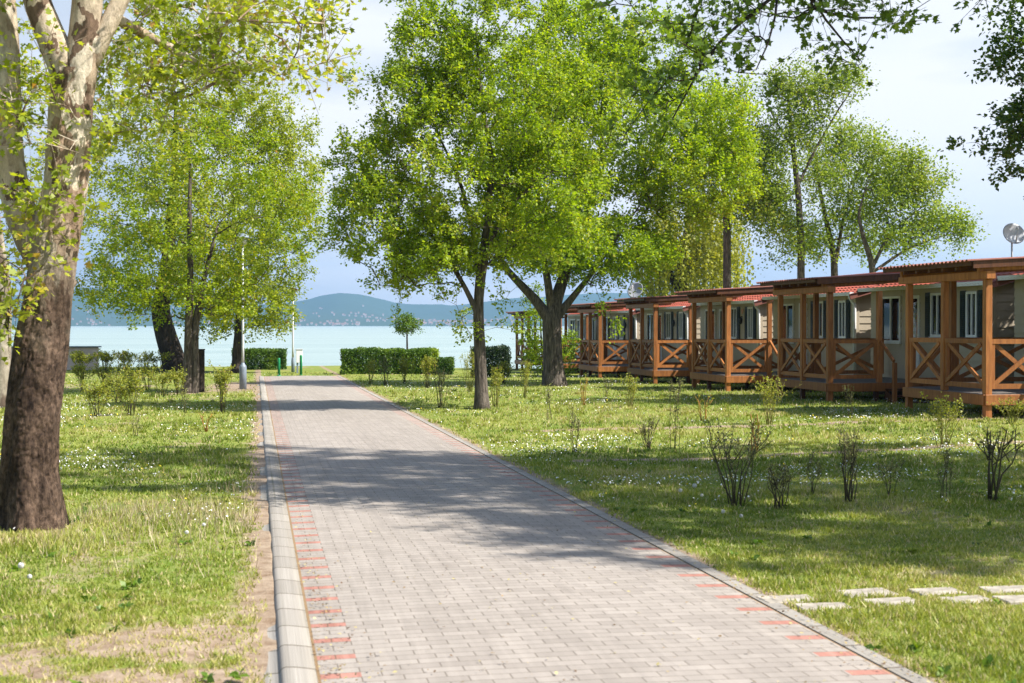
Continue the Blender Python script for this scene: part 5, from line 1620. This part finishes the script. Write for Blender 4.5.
lamp(293, 372, 292, 0.07, 0.55, 'farther pale lamp post with a flat cap standing near the lake', 'wood_dark', 0.04)

def bollard(u, v, vt, label):
    p = PG(u, v); h = (PD(u, vt, p.y) - p).z
    root = empty('bollard', p, label, 'bollard', 'green bollards closing the path end')
    mb = MB(); mb.lathe([(0.05, -.1), (0.05, h - .05), (0.045, h - .01), (0.02, h)], 14); mb.build('tube', M['green_paint'], root)
    mb = MB(); mb.lathe([(0.085, -.02), (0.085, 0.02), (0.055, 0.035)], 14); mb.build('foot_collar', M['green_paint'], root)
bollard(279, 376, 358, 'green bollard at the path end, the left and slimmer one')
bollard(301, 375.5, 355, 'green bollard at the path end, the right one beside the meter box')

p = PG(299, 373)
root = empty('meter_box', p, 'small white and grey service cabinet at the lamp foot near the lake', 'cabinet')
mb = MB(); mb.bevbox(-.12, .14, -.1, .1, 0.42, 0.95, .01); mb.build('cabinet', M['trim'], root)
mb = MB(); mb.bevbox(-.14, .16, -.12, .12, 0.95, 0.985, .008); mb.build('lid', M['galv'], root)
mb = MB(); mb.bevbox(-.10, -.03, -.06, .06, -.1, .42, .006); mb.bevbox(.05, .12, -.06, .06, -.1, .42, .006); mb.build('leg', M['galv_base'], root)

p = PG(201, 392)
root = empty('wooden_post', p, 'dark square wooden post beside the green maple on the left lawn', 'post')
mb = MB(); mb.bevbox(-.1, .1, -.1, .1, -.1, 1.16, .012); mb.build('post', M['bark_dark'], root)
mb = MB(); mb.bevbox(-.115, .115, -.115, .115, 1.162, 1.2, .01); mb.build('cap', M['dark_metal'], root)

p = PG(60, 370)
root = empty('low_wall', p, 'low pinkish wall with a dark coping behind the clipped shrubs by the shore', 'wall')
x1 = PD(101, 350, p.y).x - p.x
mb = MB(); mb.bevbox(-2.5, x1 - .12, 0, .2, -.1, 1.0, .01)
for k in range(4): mb.bevbox(-2.2 + k * .95, -2.0 + k * .95, -.06, -.003, -.1, .96, .01)
mb.build('panel', M['pink_wall'], root)
mb = MB(); mb.bevbox(-2.6, x1, -.12, .3, 1.003, 1.06, .01); mb.build('coping', M['galv_base'], root)

# stepping slabs in the lawn, lower right
slab_px = [(788, 600, 'pale stepping slab nearest the path, in the far row'), (866, 593.5, 'second slab from the path in the far row'), (937, 592, 'third slab from the path in the far row'), (1008, 590, 'last slab of the far row at the right edge'),
           (823, 607, 'stepping slab nearest the path, in the near row'), (893, 602.5, 'second slab from the path in the near row'), (965, 600.5, 'third slab from the path in the near row'), (1022, 599.5, 'last slab of the near row at the right edge')]
for i, (u, v, lab) in enumerate(slab_px):
    p = PG(u, v)
    mb = MB()
    r2 = random.Random(90 + i)
    w, d = r2.uniform(.30, .33), r2.uniform(.185, .21)
    if i in (0, 1): w *= 1.12; d *= 1.15
    mb.bevbox(-w / 2, w / 2, -d / 2, d / 2, -0.05, 0.010, 0.006)
    o = mb.build('paving_slab', M['slab'], None, p)
    o.rotation_euler = (r2.uniform(-.02, .02), r2.uniform(-.02, .02), r2.uniform(-.08, .08))
    tag(o, lab, 'paving slab', 'stepping slabs in the lawn')

# ------------------------------------------------------------------ grass and flowers
def visible_xy(n, y0, y1, rg, power=1.0, margin=0.5):
    """points on the ground spread over the view wedge and a bit beyond it, denser near the camera"""
    t = rg.random(n) ** power
    y = 1.0 / (1.0 / y0 + (1.0 / y1 - 1.0 / y0) * t)
    lo = -0.20 * y - margin - 1.0; hi = 0.56 * y + margin + 0.6
    x = lo + (hi - lo) * rg.random(n)
    return x, y

def off_path(x, y):
    return ((x < 0.035 + 0.035 * np.sin(y * 5.0 + 2 * np.sin(y * 1.7))) | (x > PX1 + 0.01)) | (y > PY1 + .05)

def build_grass():
    rg = np.random.default_rng(71)
    x1, y1 = visible_xy(330000, 5.6, 60, rg, 0.8)
    # extra tufts
    xt, yt = visible_xy(5200, 5.6, 40, rg, 0.85)
    k = 34
    xt = np.repeat(xt, k) + rg.normal(0, 0.035, 5200 * k); yt = np.repeat(yt, k) + rg.normal(0, 0.035, 5200 * k)
    tall = np.concatenate([np.zeros(len(x1)), np.ones(len(xt))])
    x = np.concatenate([x1, xt]); y = np.concatenate([y1, yt])
    bv = bare(x, y)
    keep = off_path(x, y) & (rg.random(len(x)) > bv * 1.05 - 0.02 + (y > 30) * 0.0)
    for (u, v, _) in slab_px:
        p = PG(u, v)
        keep &= ~((np.abs(x - p.x) < 0.145 + 0.02 * np.sin(y * 60)) & (np.abs(y - p.y) < 0.085 + 0.015 * np.sin(x * 47)))
    x, y, tall = x[keep], y[keep], tall[keep]
    n = len(x)
    z = g(x, y) + (fbm(x * 1.3, y * 1.3, 3) - 0.5) * 0.05 - 0.005
    z = z - sstep(-1.2, 0.03, x) * (x <= 0.13) * 0.008
    hgt = (0.014 + 0.021 * rg.random(n)) * (0.6 + 0.9 * fbm(x * 0.8 + 4, y * 0.8, 2)) * (1 + 0.7 * tall * rg.random(n))
    hgt *= 1 + np.clip((y - 9) / 22, 0, 0.9)
    # lusher growth right round the big trunk
    hgt *= 1 + 2.2 * np.exp(-(((x + 1.75) ** 2 + (y - 11.25) ** 2) / 0.22))
    wid = 0.0032 + 0.00042 * y
    a = rg.uniform(0, 2 * np.pi, n); lean = rg.uniform(0.15, 0.95, n) * hgt
    la = rg.uniform(0, 2 * np.pi, n)
    b = np.stack([x, y, z], 1)
    side = np.stack([np.cos(a), np.sin(a), np.zeros(n)], 1) * wid[:, None]
    tip = b + np.stack([np.cos(la) * lean, np.sin(la) * lean, hgt], 1)
    V = np.stack([b - side, b + side, tip], 1).reshape(-1, 3)
    cl = fbm(x * 0.7 + 3, y * 0.5, 3)
    tint = np.clip(0.42 + (cl - 0.5) * 1.1 + rg.normal(0, 0.15, n) + bare(x, y) * 0.4, 0, 0.93)
    tint = np.where(rg.random(n) < 0.10, 0.99, tint)
    me = np_mesh('grass', V, 3, tint=tint)
    m = leaf_mat('grass_blades', (0.095, 0.155, 0.018), (0.215, 0.265, 0.036), (0.36, 0.36, 0.085), (0.52, 0.43, 0.23), 0.35)
    tag(link('grass', me, m), 'short patchy spring lawn grass on both sides of the path', 'grass', kind='stuff')
build_grass()

def build_weeds():
    """dry grass stalks and dandelion rosettes on the left lawn"""
    rg = np.random.default_rng(72)
    n = 2600
    y = np.concatenate([rg.normal(13.5, 1.7, n), rg.uniform(14, 40, 1600)])
    x = np.concatenate([rg.uniform(-1.6, 0.0, n), rg.uniform(3.5, 13, 1600)])
    keep = off_path(x, y) & (fbm(x * 1.4, y * 1.4, 2) > 0.45)
    x, y = x[keep], y[keep]; n = len(x)
    z = g(x, y)
    h = rg.uniform(0.06, 0.17, n); la = rg.uniform(0, 6.28, n); ln = h * rg.uniform(.1, .6, n)
    a = rg.uniform(0, 6.28, n); w = 0.0022 + .0001 * y
    b = np.stack([x, y, z], 1); s = np.stack([np.cos(a), np.sin(a), 0 * a], 1) * w[:, None]
    t = b + np.stack([np.cos(la) * ln, np.sin(la) * ln, h], 1)
    V = np.stack([b - s, b + s, t], 1).reshape(-1, 3)
    me = np_mesh('dry_stalks', V, 3, tint=rg.random(n))
    m = leaf_mat('dry_stalks', (0.2, 0.15, 0.08), (0.34, 0.28, 0.15), (0.5, 0.44, 0.28), None, 0.2)
    tag(link('dry_stalks', me, m), 'dry straw stalks standing in the grass', 'grass', kind='stuff')
build_weeds()

def build_rosettes():
    rg = np.random.default_rng(79)
    n = 420
    x, y = visible_xy(n, 6.0, 34, rg, 0.8)
    keep = off_path(x, y) & (fbm(x * 0.8 + 30, y * 0.8, 3) > 0.45)
    x, y = x[keep], y[keep]
    k = 9
    a = (np.arange(k)[None] * 6.283 / k + rg.uniform(0, 6.28, (len(x), 1)) + rg.normal(0, .2, (len(x), k))).ravel()
    X = np.repeat(x, k); Y = np.repeat(y, k); Z = g(X, Y) + 0.012
    ax = np.stack([np.cos(a), np.sin(a), rg.uniform(0.1, 0.55, len(a))], 1)
    o = leaves('weeds', np.stack([X, Y, Z], 1), ax, rg.uniform(0.03, 0.065, len(X)), M['hedge'], None, 'kite', 1.2, np.clip(rg.normal(.6, .2, len(X)), 0, .95), rg)
    tag(o, 'broad-leaved dandelion rosettes and weeds in the lawn', 'weeds', kind='stuff')
build_rosettes()

def build_daisies():
    rg = np.random.default_rng(73)
    X = []; Y = []
    x, y = visible_xy(70000, 12.0, 55, rg, 0.6)
    pat = fbm(x * 0.45 + 11, y * 0.6 + 2, 3)
    keep = off_path(x, y) & (rg.random(len(x)) < np.clip((pat - 0.535) * 3.4, 0.010, 0.7)) & (bare(x, y) < 0.5)
    x, y = x[keep], y[keep]
    n = len(x); z = g(x, y) + rg.uniform(0.035, 0.085, n)
    s = rg.uniform(0.004, 0.0085, n) + 0.00014 * y
    k = 6
    V = np.empty((n, k, 3)); tilt = rg.normal(0, 0.45, (n, 2))
    for i in range(k):
        a = 2 * math.pi * i / k
        dx, dy = np.cos(a) * s, np.sin(a) * s
        V[:, i] = np.stack([x + dx, y + dy, z + dx * tilt[:, 0] + dy * tilt[:, 1]], 1)
    me = np_mesh('daisies', V.reshape(-1, 3), k)
    o = tag(link('daisies', me, M['white_flower']), 'white daisies sprinkled over the lawn', 'flowers', kind='stuff')
    sel = rg.random(n) < 0.12
    V2 = V[sel] + np.array([0.1, 0.13, 0.0])
    me = np_mesh('yellow_flowers', V2.reshape(-1, 3), k)
    tag(link('yellow_flowers', me, M['yellow_flower']), 'small yellow dandelion flowers in the lawn', 'flowers', kind='stuff')
build_daisies()

def build_litter():
    rg = np.random.default_rng(77)
    n = 1500
    y = 1.0 / (1.0 / 6.0 + (1.0 / 50 - 1.0 / 6.0) * rg.random(n))
    k = rg.random(n)
    x = np.where(k < 0.3, PX1 + 0.03 - np.abs(rg.normal(0, 0.12, n)), np.where(k < 0.62, PX0 + 0.01 + np.abs(rg.normal(0, 0.10, n)), rg.uniform(PX0, PX1, n)))
    z = -0.0053 * y + 0.024
    p = np.stack([x, y, z], 1)
    leaves_o = leaves('leaf_litter', p, rg.normal(size=(n, 3)) * np.array([1, 1, .1]), rg.uniform(0.008, 0.028, n), leaf_mat('dry_leaf_litter', (0.12, 0.07, 0.035), (0.28, 0.19, 0.08), (0.42, 0.36, 0.16), None, 0.1), None, 'kite', 2.5, rg.random(n), rg)
    tag(leaves_o, 'dry bud scales and leaf bits scattered on the paving', 'litter', kind='stuff')
build_litter()

def dandelion(i, u, v, hp, proto=[None]):
    p = PG(u, v)
    if proto[0] is None:
        root = empty('dandelion_clock', p, 'x', 'dandelion', 'dandelion clocks in the lawn')
        mb = MB(); mb.tube([(0, 0, -.02), (.006, 0, .1), (.0, 0, .2)], [.003, .0025, .002], 5); mb.build('stalk', M['stalk'], root)
        rg = np.random.default_rng(5)
        hd = MB()
        for _ in range(140):
            d = unit(rg.normal(size=3)); c = d * 0.026
            hd.tube([d * .004, c], .0005, 3, False)
            o1 = unit(np.cross(d, [0.3, 0.2, 0.9])); o2 = np.cross(d, o1)
            hd.add([c + o1 * .006, c + o2 * .006, c - o1 * .006, c - o2 * .006], [(0, 1, 2, 3)])
        h = hd.build('seed_head', M['clock'], root, (0, 0, .205))
        proto[0] = root
    else:
        root = copy_tree(proto[0]); root.location = p
    root['label'] = dand_labels[i]
    s = hp * p.y / FPX / 0.225
    root.scale = (max(s, .6),) * 3
    root.rotation_euler = (0.1 * math.sin(i * 2.1), 0.12 * math.cos(i * 1.3), i)
dand = [(18, 590, 26), (28, 596, 20), (236, 436, 8), (693, 503, 20), (682, 506, 18), (700, 508, 14), (723, 527, 18), (741, 530, 12), (188, 548, 12), (205, 540, 10)]
dand_labels = ['white dandelion clock standing tallest at the lower left edge', 'shorter dandelion clock right beside the tallest one at lower left', 'dandelion clock left of the kerb in the farther lawn', 'dandelion clock left of the large bare shrub, the middle one of three',
               'dandelion clock left of the large bare shrub, the leftmost one', 'dandelion clock closest to the foot of the large bare shrub', 'dandelion clock in front of the large bare shrub, the taller of two', 'dandelion clock in front of the large bare shrub, the lower of two',
               'dandelion clock in the dry grass right of the big plane trunk', 'dandelion clock at the shade edge between plane trunk and kerb']
for i, (u, v, hp) in enumerate(dand): dandelion(i, u, v, hp)

# ------------------------------------------------------------------ air: haze between here and the far shore
def build_haze():
    mb = MB(); mb.box(-4400, 6400, -60, 6000, -40, 260)
    m, n, l, out = new_mat('haze')
    pv = n.new('ShaderNodeVolumePrincipled')
    pv.inputs['Color'].default_value = (0.32, 0.60, 0.96, 1)
    pv.inputs['Density'].default_value = 1.6e-4
    pv.inputs['Anisotropy'].default_value = 0.2
    l.new(pv.outputs[0], out.inputs['Volume'])
    tag(mb.build('haze', m), kind='stuff')
build_haze()
